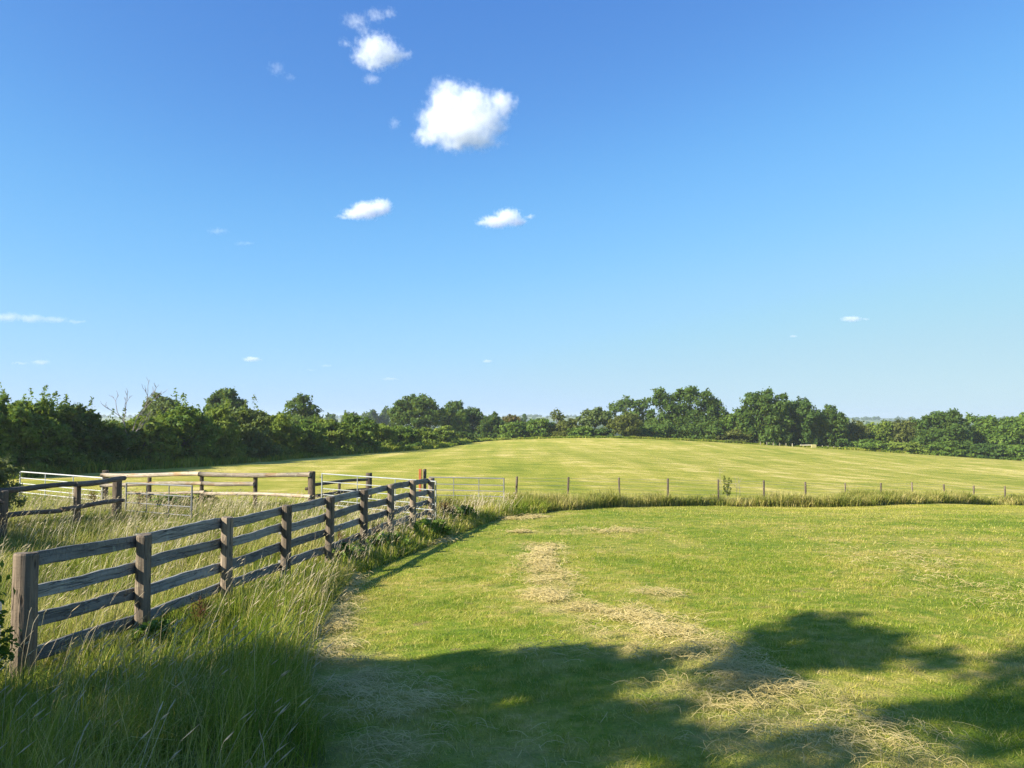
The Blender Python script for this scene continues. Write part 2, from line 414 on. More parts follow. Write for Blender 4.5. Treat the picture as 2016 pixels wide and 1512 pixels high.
blades('mown_grass', x, y, h * (1 - .4 * st), w, rs.uniform(.5, 1.6, len(x)), M_LAWN, 1, label='short mown green grass covering the near field', extra={'straw': st}, taper=2.2)

# tall grass: verge in front of the board fence, paddock behind it, strip along the wire fence
def fence_side(x, y):
    d = FENCE1 - FENCE0; d = d / np.hypot(*d)
    return (x - FENCE0[0]) * d[1] - (y - FENCE0[1]) * d[0]      # >0 right of the fence
def in_box(n, x0, x1, y0, y1):
    return rs.uniform(x0, x1, n), rs.uniform(y0, y1, n)
x, y = in_box(400000, -8, 1.2, 1.2, 25.8)
k = inside(x, y, UNMOWN) & (fence_side(x, y) > -.35) & (np.abs(x) < .80 * y + 1.6)
k &= ~((y > 19) & (x < -2.2))
x = x[k]; y = y[k]
edge_d = seg_dist(x, y, EDGE); tu = vnoise(x, y, .28, 31) * .5 + vnoise(x, y, 1.1, 32) * .5
k = rs.uniform(0, 1, len(x)) < np.clip(.15 + 1.2 * tu, 0, 1) * np.clip(9. / np.maximum(y, 4), .45, 1); x = x[k]; y = y[k]; tu = tu[k]; edge_d = edge_d[k]
fd = np.abs(fence_side(x, y)); hh = (.24 + .44 * tu) * np.clip(.45 + edge_d / .7, .4, 1) * np.clip(.42 + .55 * fd, .42, 1) * rs.uniform(.55, 1.2, len(x)) * np.clip(1.12 - y * .018, .75, 1.05)
ww = np.maximum(.005, .0012 * y) * rs.uniform(.5, 1.2, len(x)) * np.where(rs.uniform(0, 1, len(x)) < .12, 2.0, 1)
az = np.where(rs.uniform(0, 1, len(x)) < .3, rs.normal(.1, .8, len(x)), rs.uniform(0, 6.28, len(x))) + (vnoise(x, y, .5, 33) - .5) * 3
blades('verge_grass', x, y, hh, ww, np.clip(np.abs(rs.normal(.5, .5, len(x))), .05, 1.7), M_VERGE, 4, az, label='long uncut green grass along the foot of the board fence', rnd=np.where(rs.uniform(0, 1, len(x)) < .12, rs.uniform(.9, 1.2, len(x)), np.clip(rs.beta(1.3, 1.9, len(x)) * .75 + .5 * (vnoise(x, y, .9, 34) - .3), 0, 1)))
print('verge', len(x))
x, y = in_box(430000, -34, -2, 4, 31)
k = inside(x, y, UNMOWN) & ((fence_side(x, y) <= -.35) | (y > 20.75)) & (np.abs(x) < .80 * y + 1.6) & (x < -1.9 - (y > 19) * .3)
x = x[k]; y = y[k]; tu = vnoise(x, y, .4, 41) * .45 + vnoise(x, y, 2.2, 42) * .55
k = rs.uniform(0, 1, len(x)) < np.clip(.2 + 1.1 * tu, 0, 1); x = x[k]; y = y[k]; tu = tu[k]
hh = (.15 + .36 * tu) * rs.uniform(.5, 1.2, len(x)); ww = np.maximum(.006, .0011 * y) * rs.uniform(.6, 1.2, len(x))
az = np.where(rs.uniform(0, 1, len(x)) < .6, rs.normal(.2, .8, len(x)), rs.uniform(0, 6.28, len(x)))
blades('paddock_grass', x, y, hh, ww, np.clip(rs.normal(.5, .28, len(x)), .05, 1.3), M_PADDOCK, 3, az, label='overgrown seeding grass filling the paddock behind the board fence')
print('paddock', len(x))
n = 130000
t = rs.uniform(-.12, 1.35, n); off = rs.uniform(-1.7, .9, n)
d_ = STOCK1 - STOCK0; L_ = np.hypot(*d_); dn = d_ / L_; nrm = np.array([-dn[1], dn[0]])
x = STOCK0[0] + dn[0] * t * L_ + nrm[0] * off; y = STOCK0[1] + dn[1] * t * L_ + nrm[1] * off
k = inside(x, y, UNMOWN); x = x[k]; y = y[k]; off = off[k]
tu = vnoise(x, y, .5, 51) * .5 + vnoise(x, y, 2.0, 52) * .5
k = rs.uniform(0, 1, len(x)) < np.clip(.1 + 1.25 * tu, 0, 1); x = x[k]; y = y[k]; tu = tu[k]; off = off[k]
hh = (.18 + .78 * tu) * rs.uniform(.35, 1.1, len(x)) * np.clip(1.05 - np.abs(off + .35) * .25, .5, 1)
ww = .00125 * y * rs.uniform(.5, 1.2, len(x))
blades('strip_grass', x, y, hh, ww, np.clip(rs.normal(.45, .25, len(x)), .05, 1.2), M_STRIP, 3, rnd=rs.beta(1.7, 1.4, len(x)), label='band of tall pale grass along the wire fence between the two fields')
print('strip', len(x))

# seed heads on long stems
def seed_stems(name, x, y, h, label):
    n = len(x); z = hfun(x, y); az = rs.normal(.2, .7, n); be = np.clip(rs.normal(.35, .15, n), .05, .8)
    V = []; Fq = []; Rn = []
    base = np.stack([x, y, z], -1); d = np.stack([np.cos(az), np.sin(az), np.zeros(n)], -1)
    top = base + np.array([0, 0, 1.])[None] * (h * np.sqrt(1 - .4 * be ** 2))[:, None] + d * (be * h)[:, None]
    mid = base * .5 + top * .5 - d * (be * h * .22)[:, None]
    tip = top + (d * .8 + np.array([0, 0, .6])[None]) * (rs.uniform(.05, .10, n))[:, None]
    s = np.stack([-np.sin(az), np.cos(az), np.zeros(n)], -1)
    sw = np.maximum(.0012, .00018 * y)[:, None]; hw = np.maximum(.0045, .00048 * y)[:, None] * rs.uniform(.6, 1.2, n)[:, None]
    hm = top * .6 + tip * .4
    rows = [base - s * sw, base + s * sw, mid - s * sw, mid + s * sw, top - s * sw, top + s * sw, hm - s * hw, hm + s * hw, tip - s * sw, tip + s * sw]
    # second, crossing blade of the head
    up = np.cross(s, (tip - top) / np.linalg.norm(tip - top, axis=1)[:, None])
    rows += [hm - up * hw, hm + up * hw]
    V = np.stack(rows, 1).reshape(-1, 3); k = 12
    q = np.array([[0, 1, 3, 2], [2, 3, 5, 4], [4, 5, 7, 6], [6, 7, 9, 8], [4, 10, 8, 11]])
    Fq = ((np.arange(n) * k)[:, None, None] + q[None]).reshape(-1, 4)
    o = link(name, mesh(name, V, Fq, {'rnd': np.repeat(rs.uniform(0, 1, n), k)}), M_SEED)
    tag(o, label, 'grass', kind='stuff')
x1, y1 = in_box(17000, -22, -3, 6, 26)
k = inside(x1, y1, UNMOWN) & (fence_side(x1, y1) < -.2) & (np.abs(x1) < .8 * y1 + 1) & (rs.uniform(0, 1, len(x1)) < np.clip(vnoise(x1, y1, 1.6, 61) * 2.2 - .7, .05, 1))
x1 = x1[k]; y1 = y1[k]
x2, y2 = in_box(6500, -6, 0, 3, 24)
k = inside(x2, y2, UNMOWN) & (fence_side(x2, y2) > 0) & (rs.uniform(0, 1, len(x2)) < np.clip(vnoise(x2, y2, 1.0, 62) * 2 - .6, .03, 1))
x2 = x2[k]; y2 = y2[k]
xx = np.r_[x1, x2]; yy = np.r_[y1, y2]
seed_stems('seed_heads', xx, yy, rs.uniform(.38, .72, len(xx)), 'pale straw coloured seed heads nodding above the long grass')
print('seeds', len(xx))

# loose cut hay lying on the mown turf
hx, hy, hl, hzz = [], [], [], []
for pl, wd, a in W_HAY:
    L = sum(math.dist(p, q) for p, q in zip(pl[:-1], pl[1:]))
    m = int(max(L, .4) * wd * a * 2900)
    segL = np.array([math.dist(p, q) for p, q in zip(pl[:-1], pl[1:])]); cs = np.r_[0, np.cumsum(segL)]
    s = rs.uniform(0, cs[-1], m); i = np.clip(np.searchsorted(cs, s) - 1, 0, len(segL) - 1)
    f = (s - cs[i]) / np.maximum(segL[i], 1e-6); P0 = np.array(pl)[i]; P1 = np.array(pl)[i + 1]
    p = P0 + (P1 - P0) * f[:, None]; p = p + rs.normal(0, wd * .80, (m, 2))
    clump = vnoise(p[:, 0], p[:, 1], .3, 71); kk = rs.uniform(0, 1, m) < np.clip(clump * 2.2 - .6, .06, 1)
    p = p[kk]; c = clump[kk]
    hx.append(p[:, 0]); hy.append(p[:, 1]); hl.append(rs.uniform(.05, .19, len(p))); hzz.append(np.abs(rs.normal(0, .014, len(p))) * (.5 + 1.8 * c) + .024)
hx = np.concatenate(hx); hy = np.concatenate(hy); hl = np.concatenate(hl); hzz = np.concatenate(hzz)
n = len(hx); az = rs.normal(-.45, .75, n) + np.where(rs.uniform(0, 1, n) < .25, 1.57, 0); z0 = hfun(hx, hy) + hzz
t = np.linspace(-.5, .5, 4)[None]; cur = rs.normal(0, .55, n)[:, None]; tilt = rs.normal(0, .12, n)[:, None]
cx = hx[:, None] + hl[:, None] * (np.cos(az)[:, None] * t - np.sin(az)[:, None] * cur * (t * t - .08))
cy = hy[:, None] + hl[:, None] * (np.sin(az)[:, None] * t + np.cos(az)[:, None] * cur * (t * t - .08))
cz = z0[:, None] + hl[:, None] * tilt * t + .02 * np.cos(t * 3)
wv = (np.maximum(.0016, .00034 * hy) * rs.uniform(.6, 1.3, n))[:, None]
sx = -np.sin(az)[:, None] * wv; sy = np.cos(az)[:, None] * wv
V = np.stack([np.stack([cx - sx, cy - sy, cz], -1), np.stack([cx + sx, cy + sy, cz + wv * .6], -1)], 2).reshape(-1, 3)
q = np.array([[2 * i, 2 * i + 1, 2 * i + 3, 2 * i + 2] for i in range(3)])[None]
Fq = ((np.arange(n) * 8)[:, None, None] + q).reshape(-1, 4)
tag(link('loose_hay', mesh('loose_hay', V, Fq, {'rnd': np.repeat(rs.uniform(0, 1, n), 8)}), M_HAY), 'dry straw coloured cut hay lying in a curving line on the mown grass', 'hay', kind='stuff')
print('hay', n)

# ------------------------------------------------------------------ timber pieces
def along(o, A, B, axis='X'):
    "place o so that its local axis runs from A to B"
    d = Vector(B) - Vector(A); q = d.to_track_quat('X' if axis == 'X' else 'Z', 'Z' if axis == 'X' else 'Y')
    o.rotation_mode = 'QUATERNION'; o.rotation_quaternion = q; o.location = Vector(A)
    return d.length
def board_mesh(rng, L, hgt, th, sag=.0):
    "plank along X with uneven edges, slight sag and chamfer"
    V = []; Fs = []; nx = 12; ch = min(hgt, th) * .12
    prof = [(-th / 2 + ch, -hgt / 2), (th / 2 - ch, -hgt / 2), (th / 2, -hgt / 2 + ch), (th / 2, hgt / 2 - ch), (th / 2 - ch, hgt / 2), (-th / 2 + ch, hgt / 2), (-th / 2, hgt / 2 - ch), (-th / 2, -hgt / 2 + ch)]
    ph = rng.uniform(0, 6)
    for i in range(nx + 1):
        s = i / nx; e = rng.uniform(-.006, .006); e2 = rng.uniform(-.006, .006)
        dz = -sag * 4 * s * (1 - s) + .006 * math.sin(ph + s * 7); dy = .006 * math.sin(ph * 2 + s * 5); tw = .05 * math.sin(ph + s * 3)
        for (yy, zz) in prof:
            z2 = zz + (e if zz > 0 else e2); V.append((s * L, yy + dy - zz * tw, z2 + dz))
    m = len(prof)
    for i in range(nx):
        for k in range(m): Fs.append((i * m + k, i * m + (k + 1) % m, (i + 1) * m + (k + 1) % m, (i + 1) * m + k))
    Fs.append(tuple(range(m - 1, -1, -1))); Fs.append(tuple(nx * m + k for k in range(m)))
    return mesh('rail', V, Fs)
def log_mesh(rng, L, r0, r1, name='rail', sides=14, wob=.02):
    n = 14; pts = []; rr = []
    a, b = rng.uniform(0, 6), rng.uniform(0, 6)
    for i in range(n + 1):
        s = i / n; pts.append((s * L, wob * math.sin(a + 4 * s), wob * math.sin(b + 5 * s))); rr.append((r0 + (r1 - r0) * s) * (1 + .05 * math.sin(a * 3 + 13 * s)))
    V, Fs = tube_geo(pts, rr, sides, rng, .03)
    return mesh(name, np.array([tuple(v) for v in V]), Fs, smooth=True)
def post_mesh(rng, H, r, name='post', sides=18, lean=.0, slope=.0, taper=.97):
    "round post along Z with a slightly domed, chamfered, uneven top; 0.25 m is in the soil"
    V = []; Fs = []; zs = [-.25, 0, H * .25, H * .5, H * .75, H - .02, H, H + .004]; rad = [r, r, r, r * (1 + taper) / 2, r * taper, r * taper, r * taper * .92, r * taper * .45]
    ph = [rng.uniform(-.05, .05) for _ in range(sides)]
    for z, q in zip(zs, rad):
        for k in range(sides):
            an = 2 * math.pi * k / sides; rr = q * (1 + ph[k] + .03 * math.sin(z * 5 + k))
            V.append((math.cos(an) * rr + lean * max(z, 0), math.sin(an) * rr, z + (slope * math.cos(an) * rr if z > H * .9 else 0)))
    for i in range(len(zs) - 1):
        for k in range(sides): Fs.append((i * sides + k, i * sides + (k + 1) % sides, (i + 1) * sides + (k + 1) % sides, (i + 1) * sides + k))
    Fs.append(tuple((len(zs) - 1) * sides + k for k in range(sides)))
    me = mesh(name, V, Fs)
    return me
def square_post(rng, H, w, name='post', lean=0):
    V = []; Fs = []; c = w * .12; h = w / 2
    prof = [(-h + c, -h), (h - c, -h), (h, -h + c), (h, h - c), (h - c, h), (-h + c, h), (-h, h - c), (-h, -h + c)]
    zs = [-.25, 0, H * .5, H - .012, H]
    for j, z in enumerate(zs):
        s = .86 if j == len(zs) - 1 else 1
        for a, b in prof: V.append((a * s + rng.uniform(-.003, .003) + lean * z, b * s + rng.uniform(-.003, .003), z + (rng.uniform(-.01, .01) if j > 2 else 0)))
    for i in range(len(zs) - 1):
        for k in range(8): Fs.append((i * 8 + k, i * 8 + (k + 1) % 8, (i + 1) * 8 + (k + 1) % 8, (i + 1) * 8 + k))
    Fs.append(tuple((len(zs) - 1) * 8 + k for k in range(8)))
    return mesh(name, V, Fs)

rng = random.Random(5)
# ---- the near board fence
ts = [0, .118, .244, .370, .494, .621, .747, .873, 1.0]
tops = [1088, 1052, 1018, 994.5, 978, 964, 953.5, 945.5, 941]
root = thing('board_fence', 'weathered grey four rail board fence running from the big gatepost away to the field gates', 'fence', (FENCE0[0], FENCE0[1], hz(*FENCE0)))
fp = []
for i, t in enumerate(ts):
    p = FENCE0 + (FENCE1 - FENCE0) * t; px = 1008 + F * p[0] / p[1]
    top = pt(px, tops[i], p[1]).z; fp.append((p[0], p[1], top))
    g = hz(*p); r = .107 if i == 0 else (.085 if i < 8 else .095)
    me = post_mesh(rng, top - g, r, lean=rng.uniform(-.012, .012), slope=rng.uniform(-.1, .1) + (.0 if i else .05))
    o = link('post', me, NEARPOST if i == 0 else POST, root); o.location = Vector((p[0], p[1], g)) - root.location; o.rotation_euler.z = rng.uniform(0, 6)
    if i == 0: o['label'] = 'thick split end post with a bleached top'
dF = (FENCE1 - FENCE0) / np.hypot(*(FENCE1 - FENCE0)); nF = np.array([dF[1], -dF[0]])
for i in range(8):
    for k in range(4):
        dz = .085 + k * .305; bh = .138 if k else .145
        rA = .135 if i == 0 else .085; offs = -(.085 + .024)
        A = Vector((fp[i][0] + nF[0] * offs - dF[0] * .035, fp[i][1] + nF[1] * offs - dF[1] * .035, fp[i][2] - dz + rng.uniform(-.02, .02)))
        B = Vector((fp[i + 1][0] + nF[0] * offs + dF[0] * .03, fp[i + 1][1] + nF[1] * offs + dF[1] * .03, fp[i + 1][2] - dz + rng.uniform(-.02, .02)))
        if i % 2: A += Vector((-nF[0], -nF[1], 0)) * .0
        L = (B - A).length
        o = link('rail', board_mesh(rng, L - .004 - .06, bh * rng.uniform(.93, 1.05), .044, rng.uniform(-.008, .02)), BOARD, root)
        along(o, A, B); o.location = A + (B - A) * (.03 / L) - root.location
# ---- field gates
def make_gate(label, A, B, H, mat, bars, uprights, tr=.019, group='galvanised field gates', stile_h=None, brace=False):
    "A hinge end, B latch end: points of the top bar; H height of the gate"
    A = Vector(A); B = Vector(B); base = (A + B) / 2
    rt = thing('field_gate', label, 'gate', (base.x, base.y, base.z - H), group)
    P = lambda s, d: A + (B - A) * s + Vector((0, 0, -d)) - rt.location
    def bar(nm, p, q, r):
        V, Fs = tube_geo([p, q], [r, r], 10); link(nm, mesh(nm, np.array([tuple(v) for v in V]), Fs, smooth=False), mat, rt)
    bar('top_bar', P(0, 0), P(1, 0), tr * 1.15)
    for d in bars: bar('bar', P(.012, d), P(.988, d), tr * .82)
    bar('stile', P(0, -.02), P(0, H), tr * 1.25); bar('stile', P(1, -.02), P(1, H), tr * 1.25)
    for s in uprights: bar('upright', P(s, .01), P(s, H), tr * .8)
    d = (A - B).normalized() * .10
    for dd in (.12, H - .15): link('hinge', Geo().add(tube_geo([P(0, dd), P(0, dd) + d], [.014, .014], 8)).mesh('hinge'), IRON, rt)
    return rt
BARS = [.25, .47, .66, .82, .96, 1.08]
make_gate('pale galvanised gate between the dark log gatepost and the board fence end', pt(634, 932.5, 22.75), pt(858, 948, 20.55), 1.1, GALV, BARS, [1 / 3, 2 / 3], .016)
make_gate('thin dull steel gate standing right of the board fence end before the big field', pt(846, 939.5, 26.9), pt(992, 942, 26.1), 1.12, GALVDK, BARS, [.33, .67])
make_gate('bright white looking gate at the far left behind the dark rail fence', pt(202, 941, 25.8), pt(40, 928.5, 28.8), 1.12, GALVWH, BARS, [.33, .67], .022)
make_gate('low old tube gate half sunk in weeds under the bleached log rails', pt(249, 951, 20.5), pt(378, 957, 18.9), 1.08, GALVDK, [.28, .55, .78, .98], [.33, .67])
# ---- log fences of the paddock
def log_fence(name, label, posts, rails, lmat, pmat, cat='fence', r=.06, group=None):
    "posts: (px, top row, depth, radius); rails: (px, row, depth, px, row, depth, radius)"
    p0 = posts[0]; b = pt(p0[0], p0[1], p0[2]); rt = thing(name, label, cat, (b.x, b.y, hz(b.x, b.y)), group)
    for px, py, y, rr in posts:
        q = pt(px, py, y); g = hz(q.x, q.y)
        o = link('post', post_mesh(rng, q.z - g, rr, lean=rng.uniform(-.02, .02)), pmat, rt); o.location = Vector((q.x, q.y, g)) - rt.location; o.rotation_euler.z = rng.uniform(0, 6)
    for a, b_, c, d, e, f, rr in rails:
        A = pt(a, b_, c); B = pt(d, e, f)
        o = link('rail', log_mesh(rng, (B - A).length, rr, rr * .9), lmat, rt); along(o, A, B); o.location = A - rt.location
    return rt
log_fence('rail_fence', 'dark shaded fence of two round rails at the left edge of the paddock', [(6, 966, 16.0, .10), (153, 951, 18.2, .085), (231, 940, 19.9, .12)],
          [(-25, 967, 15.75, 150, 953.5, 18.0, .068), (150, 953.5, 17.95, 244, 942.5, 19.75, .075), (-25, 1020, 15.75, 120, 1004, 17.6, .058), (118, 1002, 17.55, 244, 985, 19.75, .062), (-30, 990, 15.8, 8, 988, 15.95, .05)], DARKLOG, DARKPOST)
log_fence('log_fence', 'sun bleached fence of long pale log rails across the back of the paddock', [(207, 926, 25.9, .11), (295, 940, 25.0, .07), (398, 938, 24.4, .07), (503, 937, 23.6, .07)],
          [(200, 935.5, 25.7, 394, 933.5, 24.25, .075), (392, 934, 24.2, 612, 935.5, 22.75, .078), (199, 955, 25.7, 400, 951, 24.25, .068), (398, 951, 24.2, 500, 954, 23.45, .072), (252, 971, 25.2, 402, 970, 24.25, .055), (400, 971, 24.2, 612, 976, 22.75, .060)], PALELOG, DARKPOST)
gp = pt(614, 928, 22.9)
rt = thing('gatepost', 'thick dark log gatepost carrying the pale galvanised gate', 'post', (gp.x, gp.y, hz(gp.x, gp.y)))
o = link('post', post_mesh(rng, gp.z - rt.location.z, .115), DARKPOST, rt)
V, Fs = tube_geo([(-.2, -.02, .78), (-.10, -.02, .78)], [.05, .05], 10); link('rail_stub', mesh('rail_stub', np.array([tuple(v) for v in V]), Fs), DARKPOST, rt)
log_fence('rail_fence', 'short dark two rail fence seen through the pale galvanised gate', [(668, 948, 24.6, .05), (726, 931, 26.2, .115)],
          [(622, 953, 23.3, 722, 943.5, 26.0, .055), (622, 975, 23.3, 722, 963, 26.0, .055)], DARKLOG, DARKPOST)
gp = pt(827.5, 923.5, 27.4)
rt = thing('rusty_post', 'rust red square post by the hinge end of the steel gate', 'post', (gp.x, gp.y, hz(gp.x, gp.y)))
link('post', square_post(rng, gp.z - rt.location.z, .10), REDPOST, rt)
gp = pt(836, 923.5, 27.6)
rt = thing('wooden_post', 'grey round post right beside the rust red post', 'post', (gp.x, gp.y, hz(gp.x, gp.y)))
link('post', post_mesh(rng, gp.z - rt.location.z, .07), STAKE, rt)
# ---- white post by the gatepost at the picture's left edge
wx, wy = -5.22, 7.25
rt = thing('white_post', 'white painted board end at the left edge behind bush leaves', 'post', (wx, wy, hz(wx, wy)))
link('post', square_post(rng, pt(0, 1186, wy).z - rt.location.z, .115), WHITEWOOD, rt)
# ---- wire stock fence
tw = [(1015, 938), (1116, 939), (1219, 940), (1313, 942), (1412, 944), (1501, 945.5), (1583, 949), (1660, 950.5), (1730, 950.5), (1792, 949.5), (1854, 953), (1912, 956), (1973, 957), (2030, 959), (2086, 961)]
rt = thing('stock_fence', 'wire stock fence on slim wooden stakes crossing between the two mown fields', 'fence', (STOCK0[0], STOCK0[1], hz(*STOCK0)))
sp = []
for i, (px, py) in enumerate(tw):
    u = (px - 1008) / F; t = (u * STOCK0[1] - STOCK0[0]) / ((STOCK1 - STOCK0)[0] - u * (STOCK1 - STOCK0)[1])
    p = STOCK0 + (STOCK1 - STOCK0) * t; q = pt(px, py, p[1]); g = hz(*p); sp.append((p[0], p[1], q.z, g))
    o = link('post', post_mesh(rng, max(q.z - g, .8), rng.uniform(.036, .05), lean=rng.uniform(-.06, .06)), STAKE, rt); o.location = Vector((p[0], p[1], g)) - rt.location; o.rotation_euler.z = rng.uniform(0, 6)
for d in (.05, .16, .32, .48, .64, .80):
    pts = []
    for a, b in zip(sp[:-1], sp[1:]):
        for s in (0, .5): pts.append((a[0] + (b[0] - a[0]) * s - rt.location.x - .03, a[1] + (b[1] - a[1]) * s - rt.location.y - .06, a[2] + (b[2] - a[2]) * s - d - (.012 if s else 0) - rt.location.z))
    V, Fs = tube_geo(pts, [.0035] * len(pts), 4); link('wire', mesh('wire', np.array([tuple(v) for v in V]), Fs), WIRE, rt)
# ---- far pale rails below the oaks
def far_rails(label, cols, h=1.25):
    (a, ra, ya), (b, rb, yb), n = cols
    A = pt(a, ra, ya); B = pt(b, rb, yb); rt = thing('rail_fence', label, 'fence', (A.x, A.y, hz(A.x, A.y)))
    for i in range(n):
        p = A + (B - A) * (i / (n - 1)); g = hz(p.x, p.y)
        o = link('post', square_post(rng, max(p.z - g, .6), .12), FARWOOD, rt); o.location = Vector((p.x, p.y, g)) - rt.location
    for d in (.08, .55):
        o = link('rail', board_mesh(rng, (B - A).length, .13, .05), FARWOOD, rt); along(o, A, B); o.location = A - Vector((0, .12, d)) - rt.location
far_rails('pale far rail fence under the broad pair of oaks', ((1497, 876, 141), (1560, 880, 143), 6))
far_rails('short pale far rail fence before the low brambles', ((1619, 882, 147), (1653, 883.5, 148), 4))
bp = pt(1601, 884, 144)
BLOCK = wood_mat('faded_yellow_paint', (.30, .27, .10), (.46, .42, .19))
rt = thing('jump_block', 'small pale yellow block at the foot of the far oaks', 'block', (bp.x, bp.y, hz(bp.x, bp.y)))
link('body', board_mesh(rng, .9, .7, .7), BLOCK, rt).location = (-.4, 0, .32)
link('pole', board_mesh(rng, 2.2, .25, .2), FARWOOD, rt).location = (-2.6, 0, .55)

# ------------------------------------------------------------------ plants
def unit(a): return a / np.maximum(np.linalg.norm(a, axis=-1, keepdims=True), 1e-9)
def leaf_geo(g, P, Nn, size, aspect=.55):
    "diamond leaves / leaf sprays at P facing Nn; one random number each"
    n = len(P); t = unit(np.cross(Nn, g.normal(size=(n, 3)))); b = np.cross(Nn, t)
    s = (np.asarray(size) * g.uniform(.6, 1.35, n))[:, None]
    bend = Nn * s * .18
    V = np.stack([P + t * s - bend, P + b * s * aspect, P - t * s - bend, P - b * s * aspect], 1).reshape(-1, 3)
    return V, np.arange(4 * n).reshape(n, 4), np.repeat(g.uniform(0, 1, n), 4)
def crown_points(g, lobes, leaf, cover, fill=.5):
    Ps, Ns = [], []
    for (c, r) in lobes:
        c = np.array(c, float); r = np.array(r, float); rm = float(np.prod(r)) ** (1 / 3)
        n = int(cover * 4 * math.pi * rm * rm / (leaf * leaf * 1.1)) + 6
        m = max(6, int(8 + rm * 2.6)); sub = unit(g.normal(size=(m, 3))); sub[:, 2] = np.abs(sub[:, 2]) * .9 + sub[:, 2] * .1 - (g.uniform(0, 1, m) < .35) * .9; sub = unit(sub)
        k = g.integers(0, m, n); d = sub[k] * g.uniform(.70, .98, m)[k][:, None] + g.normal(size=(n, 3)) * .165
        inner = g.uniform(0, 1, n) < fill * .5
        d[inner] = unit(g.normal(size=(inner.sum(), 3))) * (g.uniform(0, 1, (inner.sum(), 1)) ** .5) * .85
        Ps.append(c + d * r); Ns.append(unit(unit(d / r) * .75 + g.normal(size=(n, 3)) * .55 + np.array([0, 0, .25])))
    return np.concatenate(Ps), np.concatenate(Ns)
def clumps(g, W, D, H, k, rel=(.26, .40), bottom=-.55, cz=0., shape=1.0):
    "foliage clumps spread through an ellipsoid crown of full size W x D x H"
    L = [((0, 0, cz), (W * .33, D * .33, H * .36))]
    for i in range(k):
        z = 1 - (i + .5) / k * (1 - bottom); th = i * 2.39996 + g.uniform(-.5, .5); q = math.sqrt(max(0, 1 - z * z))
        d = np.array([math.cos(th) * q, math.sin(th) * q, z + g.uniform(-.08, .08)]) * g.uniform(.60, .82)
        rr = g.uniform(*rel); wz = 1 + (shape - 1) * max(0, d[2])
        L.append(((d[0] * W / 2 * wz, d[1] * D / 2 * wz, cz + d[2] * H / 2), (rr * W / 2, rr * D / 2, rr * H / 2 * g.uniform(.75, 1.0))))
    return L
def trunk_mesh(g, H, r, tips, name='trunk', split=.35, stems=1):
    G = Geo()
    for s in range(stems):
        a = g.uniform(0, 6.28); ox, oy = (0, 0) if stems == 1 else (math.cos(a) * r * 4, math.sin(a) * r * 4)
        lx, ly = g.normal(0, .05, 2) * H
        pts = [(ox, oy, -.15), (ox + lx * .2, oy + ly * .2, H * split * .5), (ox + lx * .6, oy + ly * .6, H * split), (ox + lx, oy + ly, H * .62), (ox + lx * 1.3, oy + ly * 1.3, H * .85)]
        G.add(tube_geo(pts, [r * 1.35, r, r * .85, r * .5, r * .15], 8))
        P0 = np.array(pts[2])
        for t in tips:
            t = np.array(t); m = P0 * .55 + t * .45 + np.array([0, 0, .06 * H])
            G.add(tube_geo([tuple(P0), tuple(m), tuple(t)], [r * .5, r * .3, r * .06], 5))
    return G.mesh(name, True)
def plant(name, label, cat, x, y, top, W, D, kind, leaf, cover=1.6, k=16, base=.0, trunk_r=.12, group=None, seed=0, rel=(.26, .40), bottom=-.55, lobes=None, skirt=0, shoots=0, stems=1, ground=None, part='trunk', leafname='crown', bare=0., shape=1., fill=.5, aspect=.55):
    g = np.random.default_rng(seed + 100); zg = hz(x, y) if ground is None else ground
    H = top - zg; rt = thing(name, label, cat, (x, y, zg), group)
    zb = H * base; Hc = H - zb; cz = zb + Hc / 2
    if lobes: L = [((a * W, b * D, c * H), (r * W, r * W * (D / W) ** .5, rz * W)) for a, b, c, r, rz in lobes]
    else: L = clumps(g, W, D, Hc, k, rel, bottom, cz, shape)
    for i in range(skirt):
        a = 6.283 * (i + g.uniform(-.3, .3)) / skirt; q = g.uniform(.28, .42); rr = g.uniform(.16, .24)
        L.append(((math.cos(a) * q * W, math.sin(a) * q * D, H * g.uniform(.10, .2)), (rr * W, rr * D, H * g.uniform(.16, .22))))
    P, Nn = crown_points(g, L, leaf, cover, fill)
    n0 = len(P)
    if shoots:
        for i in range(shoots):
            a = g.uniform(-.42, .42) * W; b = g.uniform(-.3, .3) * D; hh = g.uniform(.10, .24) * H; z0 = cz + Hc * .5 * math.sqrt(max(.1, 1 - (2 * a / W) ** 2 - (2 * b / D) ** 2)) - .25 * hh
            m = int(hh * .55 / leaf ** 2 * .55) + 24; t = g.uniform(0, 1, m) ** .8; rr = (1 - t * .85) * hh * .26 + leaf * .25
            lean = g.normal(0, .14, 2)
            Q = np.stack([a + lean[0] * t * hh + g.normal(size=m) * rr * .6, b + lean[1] * t * hh + g.normal(size=m) * rr * .6, z0 + t * hh * 1.25], -1)
            P = np.concatenate([P, Q]); Nn = np.concatenate([Nn, unit(g.normal(size=(m, 3)) + np.array([0, 0, .5]))])
    nshoot = len(P) - n0
    ok = (P[:, 2] > .05) | (np.arange(len(P)) >= n0); P = P[ok]; Nn = Nn[ok]
    lsz = np.full(len(P), leaf); lsz[-nshoot:] *= .7 if nshoot else 1.0
    V, Fq, rn = leaf_geo(g, P, Nn, lsz, aspect)
    link(leafname, mesh(leafname, V, Fq, {'rnd': rn}), LEAF[kind], rt)
    tips = [l[0] for l in L[1:] if l[0][2] > H * .35][:9]
    link(part, trunk_mesh(g, H, trunk_r, tips, part, max(.18, base + .12), stems), BARK, rt)
    return rt

